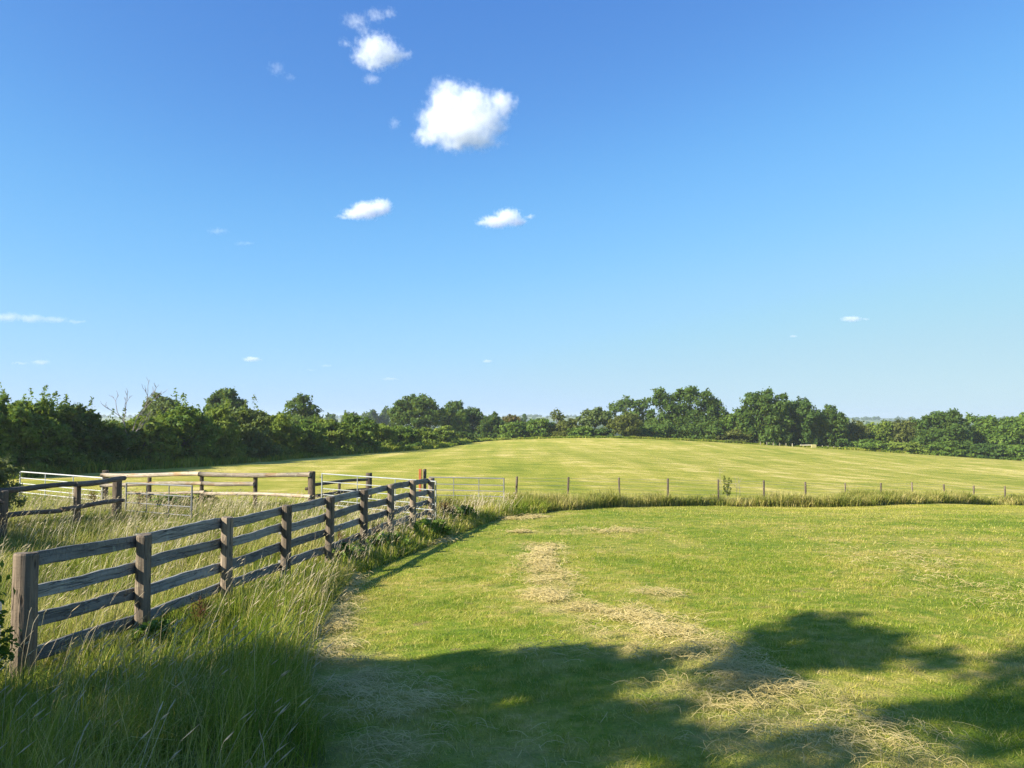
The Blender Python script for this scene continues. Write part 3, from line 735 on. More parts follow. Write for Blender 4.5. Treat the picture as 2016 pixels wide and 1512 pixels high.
# ---- hedgerow along the left side of the field
HG = 'hedgerow shrubs along the left side of the field'
hedge = [  # px, base depth, top row, width m, kind, shoots, label
    (-75, 40, 772, 5.0, 'dark', 3, 'dark hedge shrub cut by the left edge of the picture'),
    (22, 41.5, 772, 4.6, 'mid', 4, 'tall hedge shrub with one upright leafy spire near the left edge'),
    (104, 44, 782, 4.6, 'mid', 4, 'bushy hedge shrub with a tufted brownish top between spire and bare tree'),
    (172, 47, 784, 4.4, 'dark', 4, 'dark hedge shrub with pointed shoots just left of the bare dead tree'),
    (238, 50, 818, 4.6, 'dark', 0, 'low dark dip in the hedge under the bare dead tree'),
    (312, 53, 812, 4.8, 'yellow', 1, 'yellow green hedge shrub below the round grey green tree'),
    (392, 56, 786, 5.0, 'mid', 3, 'high leafy hedge shrub left of the domed black green tree'),
    (452, 60, 796, 4.8, 'yellow', 2, 'light green hedge shrub in front of the domed black green tree'),
    (515, 64, 794, 5.0, 'pale', 2, 'feathery grey green hedge shrub left of the leaning oak'),
    (570, 69, 812, 5.4, 'yellow', 0, 'rounded yellow green hedge shrub in front of the leaning oak'),
    (622, 73, 822, 5.0, 'mid', 1, 'hedge shrub speckled with pale blossom right of the leaning oak'),
    (672, 78, 822, 5.2, 'yellow', 0, 'spreading yellow green hedge shrub below the hazy blue trees'),
    (726, 83, 814, 4.6, 'mid', 2, 'upright green hedge shrub right below the hazy blue wood'),
    (770, 90, 828, 5.2, 'yellow', 0, 'flat topped hedge shrub under the left side of the great round oak'),
    (815, 98, 834, 5.2, 'mid', 0, 'low hedge shrub under the right side of the great round oak'),
    (852, 106, 840, 5.0, 'yellow', 0, 'small yellow green hedge shrub left of the twin crowned trees'),
    (892, 116, 840, 5.6, 'yellow', 0, 'last pale topped hedge shrub where the hedge meets the crest of the field'),
    (925, 126, 848, 5.2, 'dark', 0, 'low dark shrub in the corner where hedge and field crest meet'),
]
for i, (px, d, tr, W, kd, sh, lb) in enumerate(hedge):
    q = pt(px, 820, d); x, y = q.x - 1.9, d + 1.1
    leaf = .0021 * d + .035
    plant('hedge_shrub', lb, 'shrub', x, y, pt(px, tr + (3 if sh else 1), y).z, W * 1.12, 4.4, kd, leaf, 1.7, 26, 0, .07, HG, seed=i, rel=(.20, .36), bottom=-.95, shoots=sh + (2 if d < 70 else 0), stems=3, part='stems', leafname='foliage', fill=.35, skirt=7)

HL = [(pt(px, 820, d).x, d) for px, d in ((-140, 38.5), (0, 40.5), (200, 48), (400, 56), (520, 64), (640, 75), (770, 90), (860, 107), (925, 127), (1000, 141), (1180, 140), (1400, 143), (1660, 147), (1800, 147), (2060, 146))]
hx_, hy_, n_ = [], [], 0
for p, q in zip(HL[:-1], HL[1:]):
    m = int(math.dist(p, q) * 330); t_ = rs.uniform(0, 1, m); o_ = rs.uniform(-2.6, .9, m)
    dx, dy = (q[0] - p[0]) / math.dist(p, q), (q[1] - p[1]) / math.dist(p, q)
    hx_.append(p[0] + (q[0] - p[0]) * t_ + dy * o_); hy_.append(p[1] + (q[1] - p[1]) * t_ - dx * o_)
x = np.concatenate(hx_); y = np.concatenate(hy_); tu = vnoise(x, y, 1.6, 77)
blades('hedge_foot_grass', x, y, (.25 + .9 * tu) * rs.uniform(.5, 1.1, len(x)) * np.where(y > 124, .6, 1), .0017 * y * rs.uniform(.6, 1.2, len(x)), np.clip(rs.normal(.5, .3, len(x)), .05, 1.2), M_VERGE, 2, rnd=rs.uniform(0, .62, len(x)), label='rank rough grass along the foot of the hedge and far trees')
# ---- trees behind the hedge and along the far edge of the field
FT = 'trees standing beyond the mown field'
def far_tree(label, x0, x1, tr, d, kind, base=.12, k=18, name='tree', br=None, seed=0, cover=1.35, **kw):
    px = (x0 + x1) / 2; q = pt(px, tr, d); W = (x1 - x0) / F * d
    leaf = kw.pop('leaf', .0021 * d); zg = hz(q.x, d)
    if br is not None: zg = min(zg, pt(px, br, d).z)
    return plant(name, label, 'tree' if name.endswith('tree') or name == 'tree' else 'shrub', q.x, d, q.z, W * 1.02, W * .9, kind, leaf, cover, k, base, max(.12, W * .022), kw.pop('group', FT), seed=seed, ground=zg, **kw)
far_tree('round grey green tree showing above the hedge right of the bare dead tree', 276, 364, 776, 92, 'pale', .25, 20, 'oak_tree', seed=31, cover=1.1)
far_tree('domed black green tree rising above the hedge left of the leaning oak', 404, 486, 768, 105, 'dark', .2, 22, 'oak_tree', seed=32, cover=1.7)
far_tree('leaning oak with a notched right side above the hedge left of centre', 548, 642, 770, 112, 'oak', .2, 22, 'oak_tree', seed=33,
         lobes=[(0, 0, .45, .36, .30), (-.28, .05, .50, .22, .20), (-.08, -.05, .72, .24, .19), (.02, 0, .82, .18, .16), (.16, .05, .66, .20, .15), (.28, -.1, .50, .17, .13), (.36, 0, .38, .13, .10), (-.36, 0, .34, .16, .14), (.16, -.2, .36, .22, .18)])
far_tree('great round oak with a billowing crown above the end of the hedge', 768, 874, 774, 150, 'oak', .1, 26, 'oak_tree', skirt=8, seed=34, rel=(.24, .36))
far_tree('left and taller crown of the twin dark trees beside the great round oak', 862, 922, 790, 158, 'dark', .1, 18, 'oak_tree', skirt=8, seed=35)
far_tree('right and lower crown of the twin dark trees beside the great round oak', 904, 958, 797, 164, 'dark', .08, 16, 'oak_tree', skirt=8, seed=36)
far_tree('slim pale green tree in front of the twin dark trees', 886, 926, 808, 152, 'mid', .05, 12, 'ash_tree', seed=37, bottom=-.9)
far_tree('rounded dark bush tree at the left end of the field crest', 940, 992, 814, 150, 'dark', .0, 16, 'field_maple_tree', skirt=8, seed=38, bottom=-.95)
far_tree('small tree with a browned top on the field crest', 988, 1026, 814, 160, 'brown', .3, 12, 'browned_tree', seed=39)
far_tree('large multi headed oak with sky gaps, tallest tree on the crest', 1270, 1428, 760, 152, 'oak', .1, 20, 'oak_tree', skirt=8, seed=42, cover=1.25,
         lobes=[(-.30, .0, .84, .10, .09), (-.38, 0, .72, .09, .07), (-.22, 0, .76, .10, .09), (.02, 0, .86, .13, .10), (.10, .1, .90, .10, .07), (-.06, 0, .70, .13, .13), (.20, -.05, .76, .13, .12), (.30, 0, .66, .12, .12), (.38, 0, .52, .12, .13), (-.20, 0, .44, .19, .16), (.04, .05, .46, .20, .18), (.24, 0, .38, .19, .18), (-.02, -.1, .24, .20, .15), (-.30, 0, .28, .17, .15), (.32, 0, .20, .16, .14), (-.42, 0, .52, .06, .05)])
far_tree('wide umbrella shaped oak left of the multi headed oak', 1192, 1286, 775, 168, 'oak', .2, 20, 'oak_tree', seed=41, cover=1.2,
         lobes=[(-.25, 0, .72, .20, .12), (-.02, 0, .80, .22, .13), (.22, 0, .74, .20, .13), (.38, 0, .56, .14, .11), (-.40, 0, .58, .13, .10), (.06, 0, .55, .24, .16), (.30, .1, .36, .22, .18), (-.22, .1, .36, .22, .18), (.05, 0, .25, .25, .2)])
far_tree('pale ash tree with a thin light trunk on the crest', 1138, 1204, 801, 146, 'pale', .22, 16, 'ash_tree', seed=40, cover=1.0)
far_tree('olive brown hawthorn bush in front of the umbrella shaped oak', 1196, 1268, 813, 143, 'olive', .0, 16, 'hawthorn_tree', seed=43, bottom=-.95)
far_tree('slender light green tree leaning on the right side of the multi headed oak', 1410, 1462, 806, 150, 'mid', .05, 14, 'ash_tree', seed=44, bottom=-.9)
far_tree('left broad oak of the right hand group, with the highest dome', 1448, 1552, 766, 148, 'oak', .05, 26, 'oak_tree', skirt=8, seed=45, rel=(.24, .38), bottom=-.85)
far_tree('middle oak of the right hand group, narrower and dark', 1534, 1612, 778, 150, 'dark', .05, 20, 'oak_tree', skirt=8, seed=46, bottom=-.85)
far_tree('right lower oak of the right hand group with a ragged edge', 1592, 1668, 798, 152, 'oak', .05, 20, 'oak_tree', skirt=8, seed=47, bottom=-.85)
far_tree('broad rounded tree in the low wood at the right', 1798, 1908, 807, 150, 'oak', .0, 24, 'oak_tree', skirt=8, seed=48, bottom=-.95, br=896)
far_tree('paler tree with a bumpy top right of the broad rounded one', 1894, 1966, 812, 154, 'mid', .0, 18, 'oak_tree', skirt=8, seed=49, bottom=-.95, br=902)
far_tree('big tree cut by the right edge of the picture', 1948, 2056, 815, 149, 'mid', .0, 22, 'oak_tree', skirt=8, seed=50, bottom=-.95, br=908)
FS = 'bushes along the far edge of the mown field'
for i, (x0, x1, tr, d, kd, br, lb) in enumerate([
    (982, 1034, 828, 146, 'mid', None, 'green bush below the browned tree on the crest'),
    (1024, 1092, 822, 148, 'mid', None, 'wide green bush between the browned tree and the twin dead topped bush'),
    (1084, 1146, 824, 147, 'olive', None, 'bush below two bare tufted branches on the crest'),
    (1118, 1172, 838, 144, 'mid', None, 'low bush left of the pale ash trunk'),
    (1166, 1212, 842, 144, 'dark', None, 'small dark bush right of the pale ash trunk'),
    (1250, 1310, 842, 146, 'mid', None, 'bush filling the gap between umbrella oak and multi headed oak'),
    (1400, 1478, 846, 147, 'olive', None, 'low bush filling the gap left of the right hand oak group'),
    (1640, 1712, 826, 156, 'olive', None, 'pale leaved bush right of the ragged lower oak'),
    (1690, 1762, 828, 158, 'yellow', None, 'light green willow scrub in the middle of the low wood'),
    (1742, 1822, 826, 158, 'olive', None, 'brownish scrub left of the broad rounded tree'),
    (1655, 1745, 866, 150, 'mid', None, 'low bramble mound behind the short pale rails'),
    (1735, 1830, 870, 150, 'yellow', None, 'low pale bramble mound at the foot of the low wood'),
    (1818, 1900, 866, 147, 'mid', None, 'bush at the field edge in front of the broad rounded tree'),
    (1890, 1970, 872, 146, 'dark', None, 'dark low bush at the field edge near the right'),
    (1955, 2050, 876, 145, 'mid', None, 'low green bush at the field edge cut by the right edge')]):
    far_tree(lb, x0, x1, tr, d, kd, .0, 14, 'field_bush', br, seed=60 + i, cover=1.5, bottom=-.95, group=FS, stems=3, part='stems', leafname='foliage', rel=(.3, .46), skirt=7)
DT = 'hazy trees far behind the hedge'
for i, (x0, x1, tr, d, lb) in enumerate([(636, 668, 812, 330, 'small hazy blue tree just right of the leaning oak'), (672, 692, 809, 350, 'pointed hazy blue tree, left of a close pair'), (690, 708, 808, 355, 'rounded hazy blue tree, right of a close pair'),
                                         (710, 748, 806, 340, 'left part of the hazy blue wood beside the great round oak'), (738, 774, 804, 345, 'right and higher part of the hazy blue wood beside the great round oak'),
                                         (962, 990, 815, 300, 'dim round tree peeping over the rounded dark bush tree'), (1020, 1040, 816, 330, 'small dim tree right of the browned tree')]):
    far_tree(lb, x0, x1, tr, d, 'dark', .1, 12, 'distant_tree', seed=80 + i, cover=1.6, group=DT, br=840)

# ---- bare dead tree and the twin dead tops
def dead_tree(name, label, x, y, zg, H, seed, spread=.5, r0=.09, tufts=None, depth=5):
    g = random.Random(seed); rt = thing(name, label, 'tree', (x, y, zg)); T = Geo(); B = Geo(); ends = []
    def br(p, d, L, r, lev, G):
        q = p; pts = [p]; rr = [r]
        for s in range(3):
            d = (d + Vector((g.gauss(0, .16), g.gauss(0, .16), g.gauss(.10, .1)))).normalized(); q = q + d * L / 3; pts.append(q); rr.append(r * (1 - .18 * (s + 1)))
        G.add(tube_geo(pts, rr, 5))
        if lev >= depth: ends.append(q); return
        for k in range(2 if lev else 3):
            s = Vector((g.gauss(0, spread), g.gauss(0, spread), g.uniform(-.05, .3)))
            br(pts[g.choice((2, 3))] if k else q, (d + s).normalized(), L * g.uniform(.55, .8), max(r * .66, .016), lev + 1, B)
    br(Vector((0, 0, -.2)), Vector((.03, 0, 1)), H * .42, r0, 0, T)
    link('trunk', T.mesh('trunk'), DEADBARK, rt); link('branches', B.mesh('branches'), DEADBARK, rt)
    if tufts:
        gg = np.random.default_rng(seed); E_ = np.array([tuple(e) for e in ends]); E_ = E_[E_[:, 2] > H * .55]
        P = np.repeat(E_, 26, 0) + gg.normal(size=(len(E_) * 26, 3)) * .38
        V, Fq, rn = leaf_geo(gg, P, unit(gg.normal(size=P.shape)), .3); link('leaf_tufts', mesh('leaf_tufts', V, Fq, {'rnd': rn}), LEAF[tufts], rt)
q = pt(240, 752, 50)
dead_tree('dead_tree', 'bare grey dead tree sticking up out of the hedge', q.x - .6, 51, hz(q.x - .6, 51), (q.z - hz(q.x, 51)) * .86, 8, .36, .10)
q = pt(1108, 806, 148)
dead_tree('stag_headed_tree', 'thin half dead tree with two tufted tops on the crest', q.x, 149, hz(q.x, 149), (q.z - hz(q.x, 149)) * .95, 12, .55, .16, 'olive', 3)

# ---- shrubs and weeds near the fences
x, y = -13.15, 17.7
plant('willow_shrub', 'grey green narrow leaved shrub at the left edge beyond the dark rail fence', 'shrub', x, y, pt(0, 892, y).z, 1.9, 1.7, 'willow', .06, 1.5, 14, 0, .03, seed=91, rel=(.3, .46), bottom=-.9, shoots=9, stems=3, part='stems', leafname='foliage', aspect=.3)
x, y = -4.52, 5.45
plant('hawthorn_bush', 'leafy bush at the bottom left corner overhanging the big gatepost', 'shrub', x, y, pt(0, 1075, y).z, 1.25, 1.2, 'near', .030, .5, 16, 0, .018, seed=92, rel=(.26, .42), bottom=-.9, shoots=5, stems=3, part='stems', leafname='foliage')
# shelter belt left of the viewer, outside the picture: casts the shade on the foreground
SB = 'shelter trees left of the viewpoint that shade the foreground'
def shelter(lb, x, y, lobes, seed, cover):
    H = max(l[1] + l[3] for l in lobes)
    plant('shelter_tree', lb, 'tree', x, y, hz(x, y) + H, 1, 1, 'oak', .11, cover, trunk_r=.10, group=SB, seed=seed, fill=.3, lobes=[(dx, a, c / H, r, rz) for (a, c, r, rz), dx in zip(lobes, (0, .1, -.15, .2, -.1, .15, 0, -.2, .1, 0, .1, -.1) * 3)])
shelter('forked tree outside the picture casting the rounded shadow lobe on the lawn', -9.0, .4, [(-.1, 7.2, .72, .42), (-.28, 6.72, .5, .22), (-1.1, 5.6, .45, .34), (.45, 7.0, .36, .22), (-.62, 7.3, .34, .26), (-.75, 6.4, .42, .26), (-.35, 6.55, .5, .25), (.1, 5.65, .60, .42), (.6, 5.45, .62, .46), (1.05, 4.9, .62, .55), (1.5, 4.35, .6, .55), (-.65, 5.35, .6, .48), (-.2, 4.7, .9, .7), (.6, 4.5, .8, .65), (-1.1, 4.9, .65, .55), (1.9, 3.7, .7, .6), (1.0, 3.7, .9, .8), (-.9, 3.9, .8, .7), (.0, 3.4, 1.0, .9), (1.5, 2.8, .9, .7), (0, 2.2, 1., .8)], 110, 1.0)
shelter('taller tree outside the picture casting the right hand shadow', -9.2, -1.6, [(.62, 7.4, .34, .28), (.1, 7.75, .50, .34), (-.6, 7.8, .70, .5), (-.35, 7.0, .38, .28), (-1.1, 7.2, .7, .6), (1.15, 7.0, .42, .24), (1.2, 6.5, .42, .26), (.35, 6.0, .5, .30), (-.25, 6.25, .45, .28), (-.75, 6.1, .5, .35), (.85, 5.5, .5, .35), (.3, 4.95, .8, .55), (-.5, 5.2, .7, .5), (-1.3, 5.5, .8, .6), (.7, 4.3, .8, .6), (-.3, 4.1, 1., .8), (.3, 3.2, 1., .8), (-1.4, 6.6, .5, .5)], 111, .85)
for i, (x, y, H, W, D, lb) in enumerate([(-9.2, -4.4, 9.0, 4.4, 3.2, 'rearmost broad tree outside the picture'), (-9.0, 2.9, 3.5, 2.0, 1.8, 'bush outside the picture shading the near grass'), (-9.0, 4.5, 2.4, 1.8, 1.6, 'low bush outside the picture shading the first fence post')]):
    plant('shelter_tree', lb, 'tree', x, y, hz(x, y) + H, W, D, 'oak', .12, .62 if i == 0 else 1.0, 18, .05 if H < 6 else .15, .10, SB, seed=115 + i, rel=(.22, .36), bottom=-.9, fill=.25)
for i, (x, y, H, lb) in enumerate([(-16.8, 10.6, 4.4, 'nearer bush outside the picture shading the paddock'), (-18.4, 12.4, 4.6, 'further bush outside the picture shading the paddock')]):
    plant('shelter_tree', lb, 'tree', x, y, hz(x, y) + H, 3.6, 3.4, 'oak', .14, 1.6, 16, .0, .1, SB, seed=120 + i, rel=(.3, .46), bottom=-.9)

def dock(label, px, py, H, seed, d=None, mat=M_DOCK):
    x, y = gpx(px, py); g = np.random.default_rng(seed); rt = thing('dock_plant', label, 'plant', (x, y, hz(x, y)))
    S = Geo(); P = []
    for s in range(4):
        a = g.uniform(0, 6.28); tl = g.uniform(.05, .2) * H; h = H * g.uniform(.7, 1.0); tip = np.array([math.cos(a) * tl, math.sin(a) * tl, h])
        S.add(tube_geo([(0, 0, -.05), tuple(tip * .5 + np.array([0, 0, .04])), tuple(tip)], [.006, .005, .003], 5))
        m = 70; t = g.uniform(.5, 1., m); P.append(tip[None] * t[:, None] + g.normal(size=(m, 3)) * .028)
        for b in range(3):
            t0 = g.uniform(.5, .85); dv = np.array([g.normal() * .12, g.normal() * .12, .14]); m = 24; tt = g.uniform(0, 1, m)
            S.add(tube_geo([tuple(tip * t0), tuple(tip * t0 + dv)], [.003, .002], 4)); P.append((tip * t0)[None] + dv[None] * tt[:, None] + g.normal(size=(m, 3)) * .018)
    P = np.concatenate(P); V, Fq, rn = leaf_geo(g, P, unit(g.normal(size=P.shape)), max(.008, .0006 * y))
    link('leaves', mesh('leaves', V, Fq, {'rnd': rn}), mat, rt); link('stem', S.mesh('stem'), mat, rt)  # 'leaves' holds the dock's seed spikes as small diamonds, not foliage
DG = 'reddish dock stalks'
for i, (px, py, H, lb) in enumerate([(392, 1262, .60, 'red brown dock stalk in the long grass between the second and third fence posts'), (183, 1012, .85, 'rusty dock stalk behind the dark rails at left'), (280, 1018, .8, 'dark dock stalk in front of the low tube gate'),
                                     (672, 1098, .62, 'dock stalk at the foot of the middle of the board fence'), (741, 1078, .6, 'dock stalk below the board fence near its far end'), (873, 1040, .75, 'dark dock stalk right of the last fence post'), (882, 1034, .8, 'thin dock stalk furthest right of the board fence')]):
    dock(lb, px, py, H, 200 + i)
for i, (px, py, W, H, lb) in enumerate([(690, 1112, .8, .42, 'dark green leafy weed clump below the middle of the board fence'), (760, 1088, .9, .45, 'broad leafy weed clump under the far half of the board fence'), (850, 1062, 1.0, .5, 'spreading leafy weed clump near the far end post of the board fence'),
                                       (300, 1290, .5, .34, 'small leafy weed at the foot of the second fence post'), (905, 1030, 1.0, .55, 'leafy weed clump right of the board fence end by the gate'), (330, 1012, 1.3, .7, 'bushy weed clump hiding the latch end of the low tube gate'), (395, 1000, 1.2, .6, 'bushy green weed clump under the bleached log rails')]):
    x, y = gpx(px, py); plant('weed_clump', lb, 'plant', x, y, hz(x, y) + H, W, W * .8, 'mid', .028 + .0016 * y, .8, 10, 0, .006, seed=140 + i, rel=(.26, .42), bottom=-.6, stems=3, part='stems', leafname='foliage', fill=.4)
x, y = gpx(1432, 990)
plant('sapling', 'young leafy sapling among the grass beside a fence stake', 'shrub', x, y, pt(1432, 946, y).z, .50, .45, 'olive', .04, .4, 10, .15, .012, seed=95, rel=(.2, .34), bottom=-.6, shoots=4)
for i, (px, tr, lb) in enumerate([(1419, 921, 'tall thin dry weed stem left of the sapling'), (1450, 937, 'thin dry weed stem right of the sapling'), (1456, 940, 'shorter thin dry weed stem right of the sapling')]):
    x, y = gpx(px, 990); H = pt(px, tr, y).z - hz(x, y); rt = thing('dry_weed', lb, 'plant', (x, y, hz(x, y))); g = random.Random(i); S = Geo()
    S.add(tube_geo([(0, 0, -.05), (.03, 0, H * .5), (-.06, 0, H)], [.012, .009, .005], 5)); link('stem', S.mesh('stem'), DEADBARK, rt); S = Geo()
    for k in range(6):
        z = H * g.uniform(.45, .95); a = g.choice((-1, 1)) * g.uniform(.08, .22); S.add(tube_geo([(0, 0, z), (a, 0, z + .16)], [.006, .004], 4))
    link('twigs', S.mesh('twigs'), DEADBARK, rt)

# ------------------------------------------------------------------ far country
hm, nt, out = newmat('far_hill_cover'); n = N(nt); g_ = n('NewGeometry')
c_ = n.ramp(n.noise(n.mapping(g_.outputs['Position'], (.004, .004, .004)), 1., 3), [(.4, (.05, .085, .03)), (.55, (.16, .20, .06))])
n.link(n('BsdfPrincipled', {'Base Color': c_, 'Roughness': 1.}).outputs[0], out.inputs[0])
RIDGES = ((-900, 700, 1300, 700, 2.0, 1), (-500, 1500, 1800, 700, 5.0, 2), (300, 1900, 1150, 600, -1.0, 3), (-2200, -300, 1500, 800, 3.0, 4))
def ridge_z(a, s, t):
    x0, x1, y0, depth, top, seed = a; xx = x0 + (x1 - x0) * s; yy = y0 + depth * t
    e = np.sin(math.pi * t) * np.sin(math.pi * s) ** .6
    return xx, yy, -14 + (top + 14) * e * (.72 + .28 * vnoise(xx, yy, 260, seed))
G = Geo()
for a in RIDGES:
    nx, ny = 60, 14; S, T = np.meshgrid(np.linspace(0, 1, nx), np.linspace(0, 1, ny)); xx, yy, zz = ridge_z(a, S.ravel(), T.ravel())
    G.add((list(zip(xx, yy, zz)), [(j * nx + i, j * nx + i + 1, (j + 1) * nx + i + 1, (j + 1) * nx + i) for j in range(ny - 1) for i in range(nx - 1)]))
tag(link('hills', G.mesh('hills', True), hm), kind='structure')
g = np.random.default_rng(9); P = []; S_ = []
def wood(x, y, z, r):
    m = 60; d = unit(g.normal(size=(m, 3))) * (g.uniform(.5, 1, (m, 1)))
    P.append(np.array([x, y, z + r * .75]) + d * np.array([r, r, r * .95])); S_.append(np.full(m, r * .34))
for i in range(420):
    y = g.uniform(420, 1100); x = g.uniform(-.8, .8) * y
    if vnoise([x], [y], 130, 7)[0] < .42: continue
    wood(x, y, -12.5, g.uniform(2.5, 5.))
for a in RIDGES:
    for i in range(420):
        s_, t_ = g.uniform(.03, .97), g.uniform(.25, .75)
        if vnoise([s_ * 40], [t_ * 9], 3, a[5])[0] < .40: continue
        xx, yy, zz = ridge_z(a, np.array([s_]), np.array([t_])); wood(xx[0], yy[0], zz[0], g.uniform(2.2, 4.6))
P = np.concatenate(P); S_ = np.concatenate(S_)
V, Fq, rn = leaf_geo(g, P, unit(g.normal(size=P.shape) * .6 + np.array([0, -.3, .4])), S_, .8)
tag(link('far_woodland', mesh('far_woodland', V, Fq, {'rnd': rn}), LEAF['dark']), 'hazy woodland far away along the horizon', 'woodland', kind='stuff')

# ------------------------------------------------------------------ clouds
def cloud(label, blobs, tau=9., namp=1.0, nscale=1.0, alt=1200., group='small fair weather clouds', soft=.95):
    "blobs: (px, row, rx, rz in photo pixels, weight)"
    cx = sum(b[0] for b in blobs) / len(blobs); cy = sum(b[1] for b in blobs) / len(blobs)
    Yd = alt / (ray(cx, cy)[2] / ray(cx, cy)[1]); C = pt(cx, cy, Yd); sc_ = Yd / F
    B = []
    for px, py, rx, rz, w in blobs:
        p = pt(px, py, Yd) - C; B.append((p, rx * sc_, max(rx, rz) * .8 * sc_ if rx < rz * 3 else rz * 1.6 * sc_, rz * sc_, w))
    m, nt, out = newmat('cloud_vapour'); n = N(nt); tc = n('TexCoord').outputs['Object']
    mean = sum((b[1] * b[3]) ** .5 for b in B) / len(B)
    wn = n('TexNoise', {'Vector': tc, 'Scale': 1.1 / mean * nscale, 'Detail': 2., 'Roughness': .5})
    wv = n('VectorMath', {0: n('VectorMath', {0: wn.outputs['Color'], 1: (.5, .5, .5)}, operation='SUBTRACT').outputs[0], 1: (mean * .5,) * 3}, operation='MULTIPLY').outputs[0]
    P = n('VectorMath', {0: tc, 1: wv}, operation='ADD').outputs[0]
    f = None
    for p, rx, ry, rz, w in B:
        d = n('VectorMath', {0: P, 1: tuple(p)}, operation='SUBTRACT').outputs[0]
        d = n('VectorMath', {0: d, 1: (1 / rx, 1 / ry, 1 / rz)}, operation='MULTIPLY').outputs[0]
        ln = n('VectorMath', {0: d}, operation='LENGTH').outputs['Value']
        v = n.math('SUBTRACT', w * .97, ln)
        if f is None: f = v
        else:
            q = n.nt.nodes.new('ShaderNodeMath'); q.operation = 'SMOOTH_MAX'; n.link(f, q.inputs[0]); n.link(v, q.inputs[1]); q.inputs[2].default_value = .25; f = q.outputs[0]
    nz = n.noise(tc, 3.4 / mean * nscale, 7, .60)
    f = n.math('ADD', f, n.math('MULTIPLY', n.math('SUBTRACT', nz, .5), 1.35 * namp))
    dens = n.math('MULTIPLY', n.mr(f, -.06, soft), tau / mean / 2 * .42)
    pv = n('VolumePrincipled', {'Color': (.965, .975, .99, 1), 'Density': dens, 'Anisotropy': 0.0})
    n.link(pv.outputs[0], out.inputs['Volume'])
    import bmesh
    bm = bmesh.new()
    for p, rx, ry, rz, w in B:
        k = 1.7 if w > .6 else 1.4
        for a in range(12):
            for b in range(7):
                th = a * math.pi / 6; ph = -math.pi / 2 + b * math.pi / 6
                bm.verts.new((p[0] + rx * k * math.cos(th) * math.cos(ph), p[1] + ry * k * math.sin(th) * math.cos(ph), p[2] + rz * k * math.sin(ph)))
    r_ = bmesh.ops.convex_hull(bm, input=bm.verts)
    bmesh.ops.delete(bm, geom=[v for v in bm.verts if not v.link_faces], context='VERTS')
    me = bpy.data.meshes.new('cloud'); bm.to_mesh(me); bm.free()
    o = link('cloud', me, m, None, C); tag(o, label, 'cloud', group); return o
cloud('largest white cloud, puffy with a knob at its right shoulder', [(882, 198, 44, 46, 1), (925, 212, 56, 48, 1), (985, 207, 36, 32, 1), (955, 235, 52, 40, 1), (870, 240, 50, 50, 1), (910, 258, 70, 38, 1), (846, 268, 46, 26, .8), (945, 274, 60, 28, .75), (890, 288, 60, 22, .62), (980, 285, 40, 20, .45)], 12)
cloud('white cloud above and left of the largest one with a ragged edge', [(740, 98, 46, 36, 1), (765, 106, 42, 28, .9), (715, 112, 36, 24, .8), (735, 124, 40, 22, .8), (800, 108, 22, 14, .7), (680, 84, 26, 18, .5)], 7, 1.15)
cloud('thin torn wisp at the top above the ragged cloud', [(700, 42, 40, 20, .72), (740, 30, 34, 18, .74), (768, 26, 22, 14, .78), (715, 58, 30, 24, .58)], 3.2, 1.3)
cloud('small bright cloud left of the middle with a tail to its left', [(722, 414, 36, 20, 1), (750, 408, 28, 19, 1), (700, 421, 34, 13, .9), (676, 427, 24, 7, .7)], 10, .9)
cloud('small bright cloud right of the middle with wisps at both ends', [(1000, 428, 32, 20, 1), (975, 437, 36, 14, .95), (1018, 436, 26, 14, .85), (950, 438, 26, 9, .7), (1044, 427, 22, 8, .6)], 8, 1.0)
cloud('long flat pale cloud low at the left edge', [(10, 624, 50, 12, .9), (60, 627, 44, 11, .9), (105, 629, 44, 9, .85), (150, 633, 34, 6, .8)], 3.0, .7)
cloud('thin flat pale cloud close above the hedge at far left', [(80, 713, 24, 7, .9), (40, 715, 34, 5, .7)], 2.6, .7)
cloud('tiny bright cloud low above the hedge left of centre', [(496, 707, 22, 6, 1)], 5, .6)
cloud('small flat cloud low on the right', [(1676, 628, 26, 7, 1), (1704, 628, 14, 4, .7)], 4, .7)
cloud('tiny cloud low over the field crest', [(960, 711, 13, 4, .95)], 3, .6)
cloud('tiny faint cloud on the right left of the flat one', [(1562, 662, 11, 3.5, .9)], 2.5, .6)
cloud('faint flat cloud above the great round oak', [(768, 746, 24, 4, .9)], 2.2, .6)
cloud('faint pale cloud above the hazy blue trees', [(642, 720, 20, 5, .8), (612, 728, 22, 4, .6)], 1.2, .8)
cloud('very faint wisp left of the ragged cloud', [(545, 135, 30, 24, .6), (572, 152, 20, 10, .62)], 1.8, 1.3)
cloud('very faint wisp far left of the small bright clouds', [(480, 479, 30, 7, .75), (430, 455, 40, 12, .6)], 1.8, 1.2)
cloud('small thin puff hanging below the ragged cloud', [(732, 156, 26, 13, .78)], 2.6, 1.1)
cloud('small thin puff beside the left flank of the largest cloud', [(777, 242, 18, 18, .72)], 2.2, 1.2)

# ------------------------------------------------------------------ air
hv, nt, out = newmat('hazy_air'); n = N(nt)
n.link(n('VolumePrincipled', {'Color': (.82, .90, 1.0, 1), 'Density': .00028, 'Anisotropy': .2}).outputs[0], out.inputs['Volume'])
zt, zb = 12.5, -18.0; e = 3450
V = [(-e, -e, zb), (e, -e, zb), (e, e, zb), (-e, e, zb), (-e, -e, zt), (e, -e, zt), (e, e, zt), (-e, e, zt)]
tag(link('haze', mesh('haze', V, [(3, 2, 1, 0), (4, 5, 6, 7), (0, 1, 5, 4), (1, 2, 6, 5), (2, 3, 7, 6), (3, 0, 4, 7)]), hv), kind='stuff')

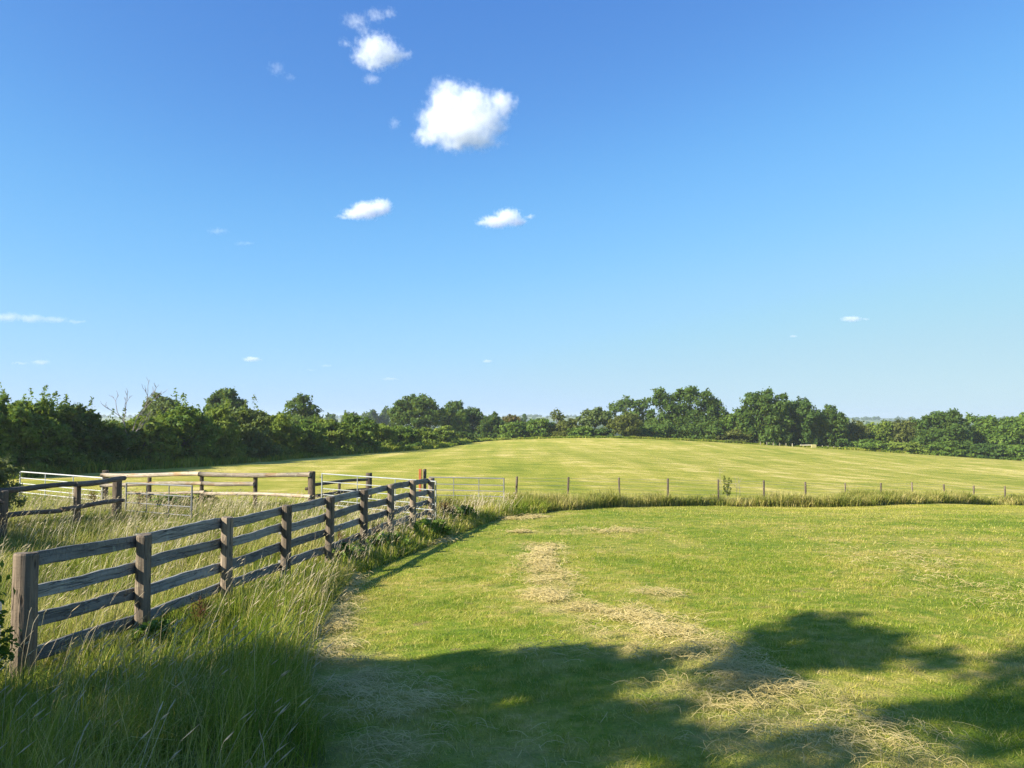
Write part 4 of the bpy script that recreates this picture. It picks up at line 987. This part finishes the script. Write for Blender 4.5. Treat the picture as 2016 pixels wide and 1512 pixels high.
# ------------------------------------------------------------------ light
EL = R(28.); s_h = (-.87, -.5)
sun = bpy.data.lights.new('sun', 'SUN'); sun.energy = 5.0; sun.angle = R(.53); sun.color = (1, .93, .80)
so = bpy.data.objects.new('sun', sun); COL.objects.link(so)
sd = Vector((s_h[0] * math.cos(EL), s_h[1] * math.cos(EL), math.sin(EL))).normalized()
so.rotation_mode = 'QUATERNION'; so.rotation_quaternion = sd.to_track_quat('Z', 'Y'); so.location = (0, 0, 40)
w = bpy.data.worlds.new('World'); sc.world = w; w.use_nodes = True; nt = w.node_tree; n = N(nt)
sky = nt.nodes.new('ShaderNodeTexSky'); sky.sky_type = 'NISHITA'; sky.sun_disc = False; sky.sun_elevation = EL
sky.sun_rotation = math.atan2(s_h[0], s_h[1]) % (2 * math.pi); sky.air_density = .7; sky.dust_density = .2; sky.ozone_density = 3.0
# tone curve of the sky light: the camera's response, deeper blue overhead and a calm horizon
pre = n('VectorMath', {0: sky.outputs[0], 1: (.1, .1, .1)}, operation='MULTIPLY').outputs[0]
cu = nt.nodes.new('ShaderNodeRGBCurve'); nt.links.new(pre, cu.inputs['Color'])
for ci, pts in enumerate((((0, 0), (.061, .095), (.139, .24), (.237, .375), (.513, .53), (1, .60)), ((0, .02), (.113, .272), (.249, .57), (.397, .69), (.643, .745), (1, .80)), ((0, .3), (.231, .715), (.447, .985), (.62, .99), (.72, .93), (1, .88)))):
    c = cu.mapping.curves[ci]
    while len(c.points) > 2: c.points.remove(c.points[1])
    c.points[0].location = pts[0]; c.points[1].location = pts[-1]
    for p in pts[1:-1]: c.points.new(*p)
cu.mapping.update()
post = n('VectorMath', {0: cu.outputs[0], 1: (8.65, 8.65, 8.65)}, operation='MULTIPLY').outputs[0]
nt.links.new(post, nt.nodes['Background'].inputs[0]); nt.nodes['Background'].inputs[1].default_value = .05
# ------------------------------------------------------------------ render settings
sc.view_settings.view_transform = 'Standard'; sc.view_settings.look = 'None'; sc.view_settings.gamma = 1; sc.view_settings.exposure = 1.25
cy = sc.cycles; cy.use_denoising = True; cy.denoising_prefilter = 'NONE'; cy.max_bounces = 16; cy.diffuse_bounces = 3; cy.glossy_bounces = 2; cy.transmission_bounces = 4; cy.transparent_max_bounces = 8; cy.volume_bounces = 14
cy.sample_clamp_indirect = 4.0; cy.volume_step_rate = .35; cy.volume_max_steps = 512; cy.adaptive_threshold = .008
